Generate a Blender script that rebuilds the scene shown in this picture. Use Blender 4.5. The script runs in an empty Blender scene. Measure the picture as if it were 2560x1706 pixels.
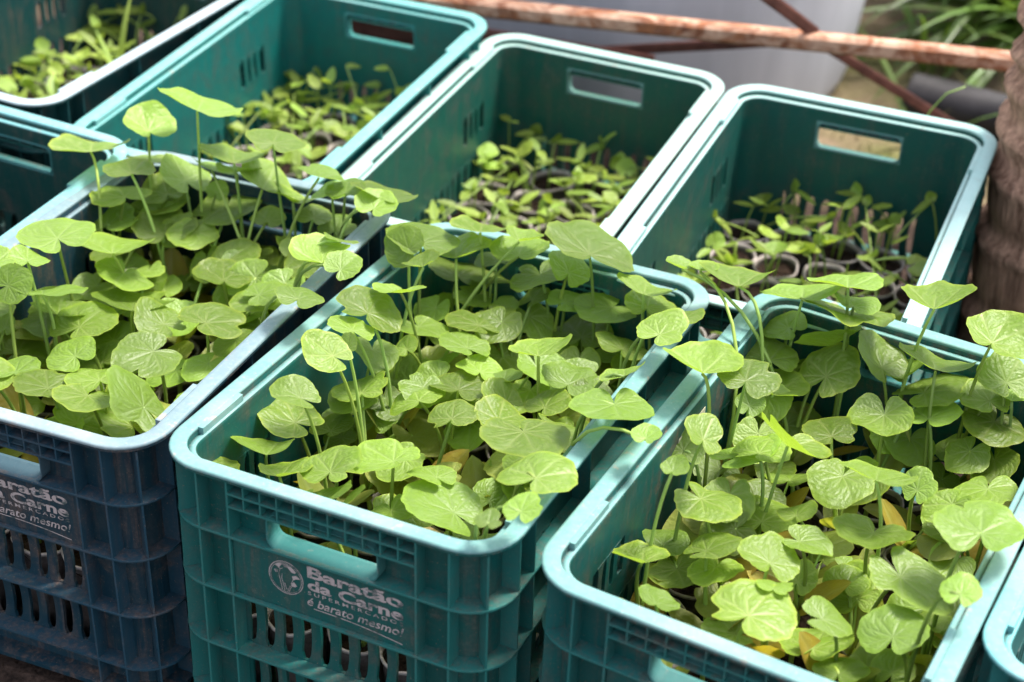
import bpy, bmesh, math, random
from mathutils import Vector, Matrix, noise
PI = math.pi
SEEDLINGS = {
 'A': [
  (0,0,-0.126,-0.2113,[]),
  (0,1,-0.1238,-0.1407,[(-125,-126,350,112,62,992,-608,794,19,62,0),(-117,-140,278,96,96,991,-605,796,-19,62,0),(-107,-92,276,409,-385,827,-167,860,483,23,0)]),
  (0,2,-0.1261,-0.0704,[(-146,-80,282,101,76,992,-601,799,0,64,0),(-112,-63,228,267,68,961,264,954,-141,62,0),(-117,-84,348,41,139,990,-605,792,-86,49,0)]),
  (0,3,-0.1271,-0.0032,[]),
  (0,4,-0.1234,0.0679,[(-189,195,340,-164,278,946,-558,765,-322,97,2),(-100,199,277,-171,-48,984,612,777,145,62,0)]),
  (0,5,-0.1279,0.1407,[(-132,155,229,147,-73,986,-345,931,120,38,0),(-142,148,276,-132,52,990,-445,889,-106,85,0),(-128,162,308,-64,87,994,-758,644,-105,68,0)]),
  (0,6,-0.1274,0.2103,[(-132,224,323,-47,348,936,-289,893,-346,47,2),(-127,221,367,232,34,972,-759,632,159,60,0),(-107,219,291,-154,-193,969,-670,741,41,61,0)]),
  (1,0,-0.065,-0.2118,[]),
  (1,1,-0.0632,-0.1399,[(-52,-153,272,-111,93,989,-462,877,-134,49,0),(-70,-176,275,86,110,990,-598,800,-37,61,0),(-80,-104,339,156,-725,670,818,476,325,42,0)]),
  (1,2,-0.0639,-0.0681,[(-71,-70,316,-106,410,906,-515,757,-402,81,2),(-95,-58,342,167,220,961,-592,802,-81,43,0),(-81,-35,274,112,450,886,-637,717,-284,72,1)]),
  (1,3,-0.0638,0.0005,[(-48,10,221,-221,-168,961,-345,935,85,49,0),(-104,0,341,6,26,1000,-821,571,-10,82,0)]),
  (1,4,-0.063,0.0672,[(-52,42,280,334,352,874,398,-893,208,68,0),(-69,53,309,-113,313,943,-548,772,-322,84,1),(-48,114,228,14,-143,990,-313,940,140,40,0)]),
  (1,5,-0.065,0.1421,[(-73,161,273,15,-34,999,-532,846,36,70,0),(-37,150,218,122,-71,990,-317,942,106,37,0),(-111,158,343,7,120,993,-708,702,-80,55,0)]),
  (1,6,-0.0611,0.2115,[(-85,224,313,388,0,922,-769,551,324,64,0),(-53,220,408,142,410,901,-495,818,-294,95,2),(-37,221,304,348,-498,794,-96,824,559,28,0)]),
  (2,0,0.0026,-0.2142,[]),
  (2,1,0.0006,-0.1404,[(13,-147,227,478,186,858,-457,887,62,54,0),(-8,-169,276,103,194,975,-971,233,56,62,0),(-12,-114,280,-73,-281,957,-913,406,50,55,0)]),
  (2,2,0.0006,-0.07,[(-36,-53,278,-117,-55,992,69,996,63,72,0)]),
  (2,3,-0.0013,-0.0031,[(-21,13,270,-42,369,928,-509,791,-338,83,1),(26,-10,272,364,76,928,-918,197,344,56,0)]),
  (2,4,-0.003,0.068,[(-26,223,282,-154,-94,984,434,-901,-18,81,0)]),
  (2,5,0.0028,0.1409,[(29,145,272,-189,-161,969,219,955,202,60,0),(29,221,330,355,435,827,-454,854,-254,81,1),(30,219,284,56,-13,998,-327,945,31,41,0)]),
  (2,6,-0.0029,0.2124,[(-11,221,355,-13,278,961,-502,829,-246,73,1),(-4,217,339,-128,304,944,-187,927,-324,51,2),(12,218,223,-10,-167,986,10,986,167,57,0)]),
  (3,0,0.0622,-0.2133,[]),
  (3,1,0.0618,-0.1402,[(63,-130,228,239,217,946,-774,631,52,68,0),(33,-133,275,-130,91,987,-669,726,-155,61,0),(49,-178,281,76,309,948,329,-905,269,61,0)]),
  (3,2,0.0643,-0.0725,[(50,-74,272,228,-81,970,-445,-895,30,67,0),(97,-69,226,-206,-87,975,-195,980,46,33,0)]),
  (3,3,0.0656,0.0012,[(81,7,276,127,156,980,217,959,-181,74,0)]),
  (3,4,0.0655,0.0718,[(60,92,224,688,-92,720,722,190,-665,57,0),(103,80,276,-87,-54,995,586,805,95,50,0),(39,100,270,112,242,964,-565,813,-139,67,0)]),
  (3,5,0.0612,0.1399,[(80,177,278,307,-492,815,-373,725,579,24,0),(100,219,354,99,411,906,-392,853,-344,54,2),(-41,221,333,176,455,873,-504,803,-317,56,2)]),
  (3,6,0.0632,0.2125,[(65,219,318,190,420,888,-580,777,-243,48,1),(43,220,386,157,116,981,-399,916,-45,67,0),(91,218,302,46,-21,999,-305,952,34,44,0)]),
  (4,0,0.123,-0.2137,[]),
  (4,1,0.1249,-0.1441,[(94,-156,279,631,242,737,-774,132,620,75,0)]),
  (4,2,0.1276,-0.0687,[]),
  (4,3,0.1272,-0.0015,[(196,-8,342,167,89,982,-231,972,-49,52,0)]),
  (4,4,0.1241,0.07,[(176,79,339,-191,239,952,-387,873,-297,64,1),(182,110,344,87,438,895,13,897,-441,38,2),(214,56,347,205,-347,915,316,908,274,41,0)]),
  (4,5,0.1279,0.1389,[(183,193,346,85,-140,986,12,990,140,46,0),(175,225,342,84,395,915,-354,870,-343,75,2)]),
  (4,6,0.1249,0.2129,[(130,223,340,-118,-64,991,-298,954,26,43,0),(116,223,290,-29,-193,981,-239,954,180,44,0),(116,220,338,-144,-16,989,-113,994,0,47,0)]),
 ],
 'B': [
  (0,0,-0.1234,-0.2146,[(-145,-219,272,207,541,815,-82,840,-537,48,1)]),
  (0,1,-0.1237,-0.1411,[(-123,-168,269,-180,374,910,-717,584,-381,58,1)]),
  (0,2,-0.1232,-0.0712,[(-132,-111,268,256,59,965,-967,26,255,66,0)]),
  (0,3,-0.1278,0.0017,[(-108,17,281,186,170,968,564,-825,36,56,0)]),
  (0,4,-0.1277,0.0711,[(-91,95,275,-6,184,983,890,-448,89,60,0),(-101,110,345,-369,144,918,-449,838,-311,41,1)]),
  (0,5,-0.1259,0.139,[(-139,140,340,-94,-773,627,-964,228,136,48,0),(-136,172,339,135,73,988,-544,839,12,80,0),(-35,217,343,96,328,940,-92,943,-319,44,1)]),
  (0,6,-0.1257,0.2092,[(-129,218,236,55,-121,991,-259,957,131,27,0),(-116,223,278,191,111,975,-531,848,8,72,0),(-40,224,321,-126,15,992,-288,956,-51,62,0)]),
  (1,0,-0.0632,-0.2136,[(-85,-194,271,-169,357,918,-32,929,-368,51,1)]),
  (1,1,-0.0629,-0.1427,[(-82,-173,344,322,71,944,-944,-52,325,45,0),(-42,-178,280,-254,-93,963,-318,948,8,60,0)]),
  (1,2,-0.0623,-0.0716,[(-86,-75,344,-217,-502,837,-766,620,173,31,0),(-91,-102,350,383,-151,911,-923,-104,371,51,0),(-94,-34,270,-221,-40,974,-563,821,-94,60,0)]),
  (1,3,-0.0658,-0.0021,[(-92,-3,221,-176,-387,905,-180,916,357,50,0),(-103,7,340,354,144,924,-179,980,-84,71,0),(-103,-37,341,245,240,939,-819,570,68,49,0)]),
  (1,4,-0.0647,0.0697,[(-98,81,220,-66,-500,864,-281,840,465,57,0),(-86,45,280,-172,-420,891,-749,643,159,28,0),(-90,41,349,-155,292,944,199,-927,319,52,1)]),
  (1,5,-0.0614,0.1408,[(-51,132,276,157,184,970,-962,250,109,62,0),(-77,112,218,-16,20,1000,-383,923,-24,38,0),(-103,192,321,-212,202,956,-422,864,-276,69,1)]),
  (1,6,-0.0643,0.2105,[(-71,223,305,-51,57,997,-701,709,-76,39,0),(-72,219,278,-100,356,929,-405,838,-365,50,2),(-86,218,341,-87,332,939,-416,845,-337,71,2)]),
  (2,0,0.0009,-0.2092,[(-11,-205,267,-661,49,749,-227,938,-261,44,2),(-30,-212,270,-322,274,906,262,946,-193,52,1)]),
  (2,1,0.0025,-0.1398,[(-1,-145,282,-242,129,962,-872,406,-274,69,0),(7,-150,223,399,131,908,-289,957,-11,46,0)]),
  (2,2,-0.0005,-0.0706,[(18,-48,281,-160,-34,987,-281,960,-12,50,0)]),
  (2,3,-0.0017,-0.0013,[(-10,22,268,50,159,986,-314,940,-135,65,0),(-34,-25,272,-300,52,953,-611,756,-234,53,0)]),
  (2,4,0.002,0.0707,[(-6,61,268,145,206,968,-377,916,-138,50,0),(-36,80,279,153,197,968,-869,493,37,57,0),(24,52,267,-320,222,921,-227,926,-302,39,1)]),
  (2,5,-0.0027,0.1394,[(-13,174,223,-33,-281,959,-423,874,241,60,0),(-44,197,267,-83,-56,995,-264,964,32,34,0),(-18,217,274,-339,-84,937,-1,996,89,41,0)]),
  (2,6,0.0024,0.212,[(-10,217,299,-152,-108,982,570,-821,-2,67,0),(21,224,316,535,-157,830,-163,945,284,52,0),(23,219,278,109,25,994,367,928,-63,49,0)]),
  (3,0,0.0611,-0.2114,[]),
  (3,1,0.0615,-0.141,[(77,-142,220,-60,100,993,-282,953,-113,33,0),(44,-139,275,54,239,970,-846,527,-82,49,0),(73,-169,269,326,98,940,-929,216,300,79,0)]),
  (3,2,0.0646,-0.07,[(78,-83,225,546,-183,818,-153,938,312,39,0)]),
  (3,3,0.0656,-0.0009,[(84,31,269,-184,-45,982,12,999,48,51,0),(57,-23,277,167,120,979,-275,959,-70,57,0),(39,19,269,464,51,885,-886,57,461,48,0)]),
  (3,4,0.0616,0.0725,[(91,72,277,194,-29,981,-109,993,51,60,0),(63,50,313,-269,303,914,-354,852,-386,64,2)]),
  (3,5,0.0627,0.1396,[]),
  (3,6,0.0653,0.2097,[(68,217,281,94,138,986,-253,-954,157,70,0),(41,224,346,296,203,933,-501,865,-30,103,0),(40,223,241,-42,-17,999,-231,973,7,67,0)]),
  (4,0,0.1235,-0.2142,[(162,-262,341,-11,-17,1000,-241,971,14,25,0),(182,-241,348,-170,-275,946,-163,955,248,35,0)]),
  (4,1,0.1251,-0.1403,[(169,-173,338,-66,59,996,106,993,-52,70,0)]),
  (4,2,0.1245,-0.072,[(117,-89,311,-27,176,984,699,-701,144,84,0),(231,-82,342,-39,-82,996,-172,982,74,29,0)]),
  (4,3,0.1276,-0.003,[(119,-14,269,292,149,945,955,-4,-295,61,0),(171,8,342,-505,201,840,-348,842,-411,49,2),(186,-47,338,-38,151,988,441,-885,152,83,0)]),
  (4,4,0.1263,0.0678,[(177,97,345,-41,-81,996,201,976,88,56,0)]),
  (4,5,0.1274,0.1435,[(114,163,219,-185,303,935,-274,898,-345,48,1),(109,174,269,203,184,962,-102,981,-166,68,0),(182,145,339,-85,18,996,1,1000,-18,39,0)]),
  (4,6,0.1236,0.2108,[(115,220,298,-1,42,999,-216,975,-41,57,0),(114,211,322,78,332,940,-273,914,-300,61,1)]),
 ],
 'C': [
  (0,0,-0.1233,-0.2143,[]),
  (0,1,-0.1242,-0.1426,[(-120,-160,270,-209,470,858,-756,479,-446,51,1),(-111,-119,345,-90,-25,996,-212,977,6,25,0)]),
  (0,2,-0.1283,-0.0709,[(-129,-73,221,89,83,993,-219,974,-62,45,0),(-107,-58,344,557,53,829,-192,979,66,44,0)]),
  (0,3,-0.1271,0.0007,[(-149,-1,280,69,-367,928,-545,765,344,51,0),(-155,45,346,-74,367,927,-465,810,-358,79,1),(-93,31,272,-357,149,922,580,809,94,68,0)]),
  (0,4,-0.1281,0.0719,[(-123,112,270,91,-484,870,-81,867,491,31,0),(-110,51,345,43,-35,998,-185,982,42,64,0),(-224,203,348,-55,336,940,11,942,-336,32,1)]),
  (0,5,-0.1247,0.1398,[(-113,149,271,-7,404,915,-378,846,-376,72,1),(-136,183,282,24,129,991,-610,787,-88,70,0),(-183,202,350,-186,332,925,-404,832,-380,74,1)]),
  (0,6,-0.1286,0.2088,[(-136,225,296,-180,-223,958,-904,421,-72,50,0),(-120,221,340,-284,337,898,-295,860,-416,82,2),(-111,224,244,-441,-284,852,-125,959,255,37,0)]),
  (1,0,-0.066,-0.209,[(-79,-207,272,165,364,917,-247,915,-319,36,0)]),
  (1,1,-0.0606,-0.1401,[(-67,-112,269,-407,87,909,682,691,239,52,0)]),
  (1,2,-0.0624,-0.072,[(-92,-69,280,2,94,996,962,-272,24,62,0)]),
  (1,3,-0.0644,-0.0035,[(-58,-4,233,-153,43,987,-182,981,-70,66,0),(-79,30,282,-196,167,966,85,984,-153,58,0),(-43,8,318,228,462,857,480,-819,314,78,1)]),
  (1,4,-0.0608,0.0693,[]),
  (1,5,-0.0659,0.1406,[(-69,192,282,-189,-440,878,268,837,477,64,0),(-85,220,294,-482,230,845,13,-963,270,68,1),(-247,197,347,-52,337,940,-922,346,-176,32,1)]),
  (1,6,-0.0614,0.2129,[(-65,225,347,131,167,977,-175,974,-143,49,0),(-69,219,338,-58,403,913,254,-879,404,93,2),(-73,219,371,-171,370,913,-211,892,-401,79,2)]),
  (2,0,0.0008,-0.2121,[(1,-184,283,46,97,994,166,981,-103,76,0)]),
  (2,1,-0.0026,-0.1392,[(4,-148,282,-83,284,955,-192,936,-294,33,0),(-15,-110,280,260,96,961,-383,924,11,60,0)]),
  (2,2,0.0007,-0.0682,[(3,-69,233,26,-416,909,-88,905,417,37,0),(7,-77,280,-34,97,995,998,-45,39,47,0)]),
  (2,3,0.0013,-0.0033,[(-19,-31,273,-316,29,948,-170,982,-87,38,0)]),
  (2,4,0.0026,0.0703,[(-1,34,273,-12,1,1000,35,-999,2,65,0),(-36,98,277,-81,17,997,-621,782,-64,55,0)]),
  (2,5,0.0005,0.1416,[(6,139,280,-72,-265,962,352,-909,-224,62,0),(31,217,281,-289,100,952,588,803,95,78,0)]),
  (2,6,-0.0023,0.2124,[(-3,222,285,-415,255,873,-165,923,-348,49,1),(13,225,377,-197,295,935,-227,914,-336,75,1),(-29,218,293,485,84,870,-741,568,358,66,0)]),
  (3,0,0.0611,-0.2131,[]),
  (3,1,0.0653,-0.1411,[(76,-161,231,-232,162,959,-147,969,-199,48,0),(59,-159,278,296,109,949,758,577,-303,46,0),(45,-132,223,-308,174,935,43,985,-169,64,0)]),
  (3,2,0.0603,-0.0695,[(103,-78,276,217,71,974,840,-521,-149,81,0),(39,-32,217,-126,-116,985,-122,987,101,42,0)]),
  (3,3,0.0632,0.0015,[(41,-5,322,-49,494,868,-265,831,-488,70,2),(54,-38,281,-76,193,978,64,-978,198,68,0)]),
  (3,4,0.0613,0.0685,[(67,59,279,-190,-575,795,-31,813,581,36,0)]),
  (3,5,0.0642,0.1434,[(40,181,275,-311,162,936,-134,968,-212,64,0),(31,205,322,-18,398,917,-326,865,-382,73,1)]),
  (3,6,0.0603,0.21,[(79,220,358,184,49,982,-9,999,-48,68,0),(68,210,221,-171,-67,983,-94,994,51,43,0),(84,220,290,107,-45,993,-645,757,104,51,0)]),
  (4,0,0.1252,-0.215,[]),
  (4,1,0.128,-0.1402,[(157,-141,344,-117,-267,957,-69,963,260,33,0),(114,-128,224,-110,-221,969,-94,973,211,39,0),(109,-131,269,-266,-146,953,-102,987,123,59,0)]),
  (4,2,0.1282,-0.0711,[(125,-57,230,-207,17,978,-102,994,-39,37,0),(147,-46,340,-92,-5,996,-189,982,-12,73,0)]),
  (4,3,0.1254,0.0022,[]),
  (4,4,0.128,0.0673,[(123,93,270,-224,66,972,92,-992,88,68,0)]),
  (4,5,0.1236,0.1422,[]),
  (4,6,0.1257,0.2139,[(108,224,295,-112,361,926,-109,921,-373,35,1),(95,225,316,290,-257,922,-599,703,384,57,0),(98,206,268,161,92,983,7,-996,92,69,0)]),
 ],
 '3': [
  (0,0,-0.1249,-0.2111,[]),
  (0,1,-0.1244,-0.1441,[]),
  (0,2,-0.1281,-0.0686,[]),
  (0,3,-0.1264,-0.0019,[]),
  (0,4,-0.1261,0.0729,[(-120,70,164,425,168,890,-904,27,426,33,0),(-116,79,172,-351,-130,927,-823,-430,-372,24,0)]),
  (0,5,-0.1235,0.1417,[(-135,128,174,499,203,842,865,-68,-496,30,0),(-100,109,172,-142,183,973,-956,-281,-87,30,0)]),
  (0,6,-0.1265,0.2104,[(-31,201,169,-239,-84,967,-912,-321,-254,34,0),(-20,229,179,-137,112,984,-965,-240,-107,31,0)]),
  (1,0,-0.0648,-0.2121,[]),
  (1,1,-0.0639,-0.1414,[]),
  (1,2,-0.0644,-0.0734,[]),
  (1,3,-0.0653,0.0017,[(-91,67,161,-177,18,984,933,322,162,29,0)]),
  (1,4,-0.0609,0.069,[(-68,90,175,456,-214,864,-872,89,482,29,0),(-84,91,166,-118,88,989,-957,-277,-90,24,0)]),
  (1,5,-0.0636,0.1376,[(-80,133,168,180,243,953,-973,-99,209,34,0),(-37,125,167,-152,185,971,-961,-257,-101,28,0)]),
  (1,6,-0.0652,0.21,[(-54,232,183,343,223,913,936,-2,-351,35,0),(-98,214,161,-12,-281,960,-959,-269,-91,29,0)]),
  (2,0,0.0009,-0.2136,[]),
  (2,1,-0.0004,-0.1421,[]),
  (2,2,-0.0023,-0.0709,[]),
  (2,3,-0.003,-0.0032,[(14,31,173,81,250,965,987,117,-114,32,0)]),
  (2,4,-0.0006,0.0687,[(-34,99,171,-323,187,928,-909,-336,-249,35,0),(-15,111,168,331,249,910,941,-15,-338,29,0)]),
  (2,5,0.0026,0.1432,[(5,151,168,-95,298,950,979,199,35,34,0),(-5,153,162,-75,-144,987,964,244,109,26,0)]),
  (2,6,0.0016,0.2115,[(-3,232,200,-70,-172,983,-966,-232,-109,28,0),(10,235,188,-129,57,990,-967,-228,-113,20,0)]),
  (3,0,0.0649,-0.214,[]),
  (3,1,0.0622,-0.1419,[]),
  (3,2,0.0618,-0.073,[]),
  (3,3,0.0639,-0.0013,[(67,32,175,-474,104,875,-831,-381,-405,24,0),(41,78,171,-166,197,966,-965,-235,-117,33,0)]),
  (3,4,0.0633,0.0722,[(57,73,175,-20,327,945,989,144,-29,29,0),(88,91,163,-129,-12,992,967,218,129,21,0)]),
  (3,5,0.0614,0.1425,[(49,128,171,-142,85,986,-966,-227,-120,23,0),(88,147,167,-188,286,940,-969,-212,-129,39,0)]),
  (3,6,0.06,0.2102,[(52,220,174,-57,-285,957,-969,-216,-122,30,0),(49,231,191,-157,162,974,969,215,120,28,0)]),
  (4,0,0.1284,-0.2123,[]),
  (4,1,0.1238,-0.1412,[]),
  (4,2,0.1267,-0.072,[]),
  (4,3,0.1274,-0.0027,[]),
  (4,4,0.1271,0.0715,[(103,41,161,-552,-101,828,725,432,536,28,0),(29,227,198,-282,-771,572,306,492,815,16,0)]),
  (4,5,0.1245,0.1435,[(67,115,173,470,117,875,-881,131,455,25,0),(28,215,170,-492,-59,869,788,395,473,34,0)]),
  (4,6,0.1248,0.2086,[(96,227,204,-557,-355,751,-611,-437,-660,30,0),(83,195,167,-471,84,878,838,353,416,26,0)]),
 ],
 '2': [
  (0,0,-0.1266,-0.2096,[]),
  (0,1,-0.1266,-0.1397,[]),
  (0,2,-0.1277,-0.0707,[(-139,-36,171,-97,211,973,-898,-439,6,25,0),(-110,171,166,244,180,953,-931,-230,282,26,0)]),
  (0,3,-0.1236,-0.002,[(-145,-7,167,53,-97,994,-898,-440,6,25,0),(-139,25,164,306,-7,952,-922,-249,295,29,0)]),
  (0,4,-0.1276,0.0725,[(-130,78,164,432,6,902,-893,-141,428,21,0),(-113,117,161,243,194,951,929,234,-285,26,0)]),
  (0,5,-0.1281,0.1384,[(-145,145,161,441,332,834,-865,-91,494,30,0),(-118,144,167,-7,-20,1000,912,409,15,37,0)]),
  (0,6,-0.1276,0.2137,[(-113,233,178,92,-267,959,-918,-396,-22,27,0),(-119,196,165,96,131,987,-937,-322,134,29,0)]),
  (1,0,-0.0612,-0.2137,[]),
  (1,1,-0.0606,-0.1423,[]),
  (1,2,-0.0625,-0.0726,[(-96,118,164,-12,-14,1000,-914,-406,-16,24,0),(-64,192,162,79,-256,963,-922,-387,-28,28,0)]),
  (1,3,-0.0604,-0.0018,[(-97,10,170,313,231,921,-915,-187,358,37,0),(-38,6,165,25,-100,995,-915,-404,-18,23,0)]),
  (1,4,-0.0646,0.0672,[(-93,77,161,149,-362,920,-912,-411,-14,25,0),(-43,61,161,77,-230,970,917,398,22,31,0)]),
  (1,5,-0.0612,0.1433,[(-81,164,168,527,218,821,839,21,-544,28,0),(-66,108,173,-313,-331,890,-687,-568,-453,28,0)]),
  (1,6,-0.0602,0.2111,[(-45,234,180,-62,63,996,926,376,34,33,0),(-88,223,176,35,-147,988,920,390,26,29,0)]),
  (2,0,0.0005,-0.2147,[]),
  (2,1,-0.0019,-0.1405,[]),
  (2,2,-0.0004,-0.0693,[]),
  (2,3,-0.0004,0.0008,[(-17,29,164,-72,107,992,-919,-394,-24,23,0),(27,58,170,526,-6,851,851,-8,-526,29,0)]),
  (2,4,0.0014,0.0691,[(2,75,176,-73,95,993,924,382,32,25,0),(-16,69,167,-120,-811,572,-110,-562,-820,19,0)]),
  (2,5,0.001,0.1418,[(14,165,171,-74,80,994,929,367,40,34,0),(-20,144,166,-109,182,977,924,380,32,32,0)]),
  (2,6,0.0028,0.2117,[(-10,233,176,-228,-271,935,-803,-491,-338,31,0),(17,228,202,-472,-158,867,-705,-523,-479,26,0)]),
  (3,0,0.064,-0.2092,[]),
  (3,1,0.0658,-0.1415,[]),
  (3,2,0.0659,-0.0719,[]),
  (3,3,0.0612,0.0012,[(72,20,176,-143,253,957,-929,-367,-42,30,0),(23,110,175,-96,139,986,928,371,38,36,0)]),
  (3,4,0.0631,0.071,[(77,78,160,-277,134,952,-880,-434,-195,27,0),(61,87,175,-84,94,992,-931,-362,-44,27,0)]),
  (3,5,0.0643,0.1403,[(50,135,164,-411,44,911,-802,-493,-338,27,0),(78,168,163,-122,182,976,-936,-347,-53,25,0)]),
  (3,6,0.0618,0.2088,[(37,226,176,-318,-715,622,286,553,782,20,0),(87,197,175,-369,-57,928,-809,-472,-350,23,0)]),
  (4,0,0.1244,-0.2111,[]),
  (4,1,0.1262,-0.1386,[]),
  (4,2,0.1244,-0.0688,[]),
  (4,3,0.1255,0.0012,[]),
  (4,4,0.1276,0.0695,[(92,106,168,-90,94,992,-935,-350,-52,25,0),(37,106,168,-118,190,975,-929,-367,-41,25,0)]),
  (4,5,0.1251,0.1434,[(49,184,170,-80,77,994,934,354,48,28,0),(-31,188,176,68,178,982,-948,-296,119,30,0)]),
  (4,6,0.1248,0.2102,[(15,195,171,-74,74,994,931,363,42,26,0),(-9,189,171,206,269,941,944,198,-263,24,0)]),
 ],
 '1': [
  (0,0,-0.1269,-0.2115,[]),
  (0,1,-0.1261,-0.1431,[]),
  (0,2,-0.1233,-0.0718,[]),
  (0,3,-0.128,0.0005,[(-139,13,162,21,109,994,-840,-538,77,28,0),(-122,179,170,-35,166,986,858,511,-55,29,0)]),
  (0,4,-0.126,0.072,[(-145,80,163,343,136,930,860,354,-369,46,0),(-145,124,176,-102,128,987,829,559,13,38,0)]),
  (0,5,-0.1234,0.1399,[(-116,137,160,17,85,996,855,515,-59,29,0),(-145,163,166,783,-197,590,-585,91,806,29,0)]),
  (0,6,-0.1244,0.2084,[(-145,233,175,529,-102,843,-835,-241,495,34,0),(-145,194,160,357,-497,791,-853,-518,59,21,0)]),
  (1,0,-0.0632,-0.2144,[]),
  (1,1,-0.0655,-0.1442,[]),
  (1,2,-0.0631,-0.071,[]),
  (1,3,-0.0622,-0.0006,[(-42,24,161,7,107,994,-857,-512,61,26,0),(-95,192,174,-37,163,986,863,502,-50,34,0)]),
  (1,4,-0.0605,0.0683,[(-12,128,161,215,190,958,892,362,-272,44,0),(-139,124,163,-35,177,984,-851,-522,64,29,0)]),
  (1,5,-0.0613,0.1413,[(-76,141,175,499,276,822,815,174,-553,33,0),(-74,117,160,-43,180,983,-860,-507,55,40,0)]),
  (1,6,-0.0636,0.2088,[(-66,231,171,-41,157,987,-871,-489,42,34,0),(-54,200,164,197,44,979,890,411,-198,36,0)]),
  (2,0,-0.0019,-0.2118,[]),
  (2,1,-0.0018,-0.1392,[]),
  (2,2,0.0022,-0.0716,[]),
  (2,3,0.0014,-0.0016,[(-90,204,161,-121,-12,993,820,563,107,34,0),(-92,228,187,806,43,591,592,-100,-800,25,0)]),
  (2,4,0.0019,0.0677,[(27,85,164,-55,187,981,-873,-485,43,32,0),(11,124,173,112,-118,987,-874,-484,42,20,0)]),
  (2,5,0.0003,0.1418,[(13,134,166,0,84,996,-875,-482,40,24,0),(-7,123,162,2,88,996,-871,-489,45,26,0)]),
  (2,6,0.0024,0.2109,[(11,231,177,-380,-202,903,671,612,419,31,0),(-8,234,186,239,-381,893,-880,-474,33,25,0)]),
  (3,0,0.063,-0.2132,[]),
  (3,1,0.0657,-0.1432,[]),
  (3,2,0.0653,-0.07,[]),
  (3,3,0.0637,-0.0018,[]),
  (3,4,0.0615,0.0708,[(38,100,173,-3,89,996,876,480,-40,24,0),(-11,181,168,3,75,997,875,482,-39,29,0)]),
  (3,5,0.0643,0.1378,[(48,151,175,-55,172,984,882,471,-33,24,0),(10,189,161,-1,76,997,-879,-475,35,29,0)]),
  (3,6,0.0645,0.2092,[(52,227,197,-318,-460,829,561,614,555,24,0),(9,233,216,175,-266,948,-882,-471,31,22,0)]),
  (4,0,0.1234,-0.2139,[]),
  (4,1,0.1278,-0.144,[]),
  (4,2,0.1238,-0.0705,[]),
  (4,3,0.1238,-0.0011,[]),
  (4,4,0.123,0.0688,[]),
  (4,5,0.1259,0.1433,[(-28,176,175,291,204,935,-884,-316,344,31,0),(-50,226,181,-91,243,966,-873,-486,40,38,0)]),
  (4,6,0.1273,0.2085,[(16,202,172,-51,163,985,881,472,-33,45,0),(-32,226,215,250,-386,888,875,482,-37,22,0)]),
 ],
 'G': [
  (0,0,-0.1283,-0.2099,[]),
  (0,1,-0.1238,-0.1442,[]),
  (0,2,-0.1243,-0.0684,[]),
  (0,3,-0.1289,-0.003,[(-145,11,165,122,-25,992,-751,-656,76,34,0),(-110,-14,170,518,107,848,767,380,-517,34,0)]),
  (0,4,-0.1233,0.0692,[(-145,72,173,129,-38,991,-750,-658,73,35,0),(-145,69,165,199,-126,972,-756,-651,71,30,0)]),
  (0,5,-0.1286,0.1414,[(-135,168,174,348,-358,867,-778,-626,53,26,0),(-145,179,167,122,-56,991,768,637,-58,22,0)]),
  (0,6,-0.1252,0.2089,[(-145,225,168,121,-64,991,-774,-631,53,34,0),(-145,228,191,191,-803,564,-213,-595,-775,24,0)]),
  (1,0,-0.0651,-0.2131,[]),
  (1,1,-0.06,-0.1395,[]),
  (1,2,-0.0607,-0.0699,[]),
  (1,3,-0.0629,-0.0031,[(-77,0,172,515,99,851,774,373,-512,40,0),(-49,-4,161,105,-22,994,-771,-634,67,29,0)]),
  (1,4,-0.0611,0.0717,[(-90,80,172,237,313,920,802,472,-367,37,0),(-40,53,175,34,50,998,-779,-624,58,23,0)]),
  (1,5,-0.0607,0.1389,[(-74,151,164,229,171,958,-815,-505,285,35,0),(-61,168,168,-31,116,993,790,611,-47,35,0)]),
  (1,6,-0.0607,0.2096,[(-72,227,212,180,-174,968,-794,-606,39,40,0),(-47,234,190,-204,-191,960,-680,-677,-280,31,0)]),
  (2,0,0.0005,-0.2117,[]),
  (2,1,-0.003,-0.1431,[]),
  (2,2,-0.0022,-0.0735,[]),
  (2,3,-0.0017,-0.0024,[(-104,61,161,185,-126,975,770,635,-64,27,0),(-145,103,170,238,48,970,-790,-572,222,40,0)]),
  (2,4,0.0,0.0716,[(-37,106,165,32,43,999,787,615,-52,25,0),(-97,103,172,359,255,898,-794,-422,437,55,0)]),
  (2,5,0.0026,0.1402,[(-30,161,168,-163,12,987,-745,-657,-115,37,0),(-107,233,169,137,158,978,815,543,-203,48,0)]),
  (2,6,0.0021,0.2093,[(-27,228,176,97,-70,993,-802,-596,36,35,0),(27,231,225,131,-858,497,-84,-509,-857,26,0)]),
  (3,0,0.0639,-0.2138,[]),
  (3,1,0.0617,-0.1396,[]),
  (3,2,0.0603,-0.0719,[]),
  (3,3,0.0644,-0.0005,[]),
  (3,4,0.0634,0.0683,[]),
  (3,5,0.0648,0.1429,[]),
  (3,6,0.063,0.2122,[(-121,232,197,45,13,999,-787,-615,43,36,0),(-145,196,167,117,-59,991,-775,-629,54,41,0)]),
  (4,0,0.1242,-0.2093,[]),
  (4,1,0.1259,-0.1422,[]),
  (4,2,0.1286,-0.0706,[]),
  (4,3,0.1258,-0.0024,[]),
  (4,4,0.125,0.0689,[]),
  (4,5,0.127,0.1407,[]),
  (4,6,0.1252,0.2138,[]),
 ],
}
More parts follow.
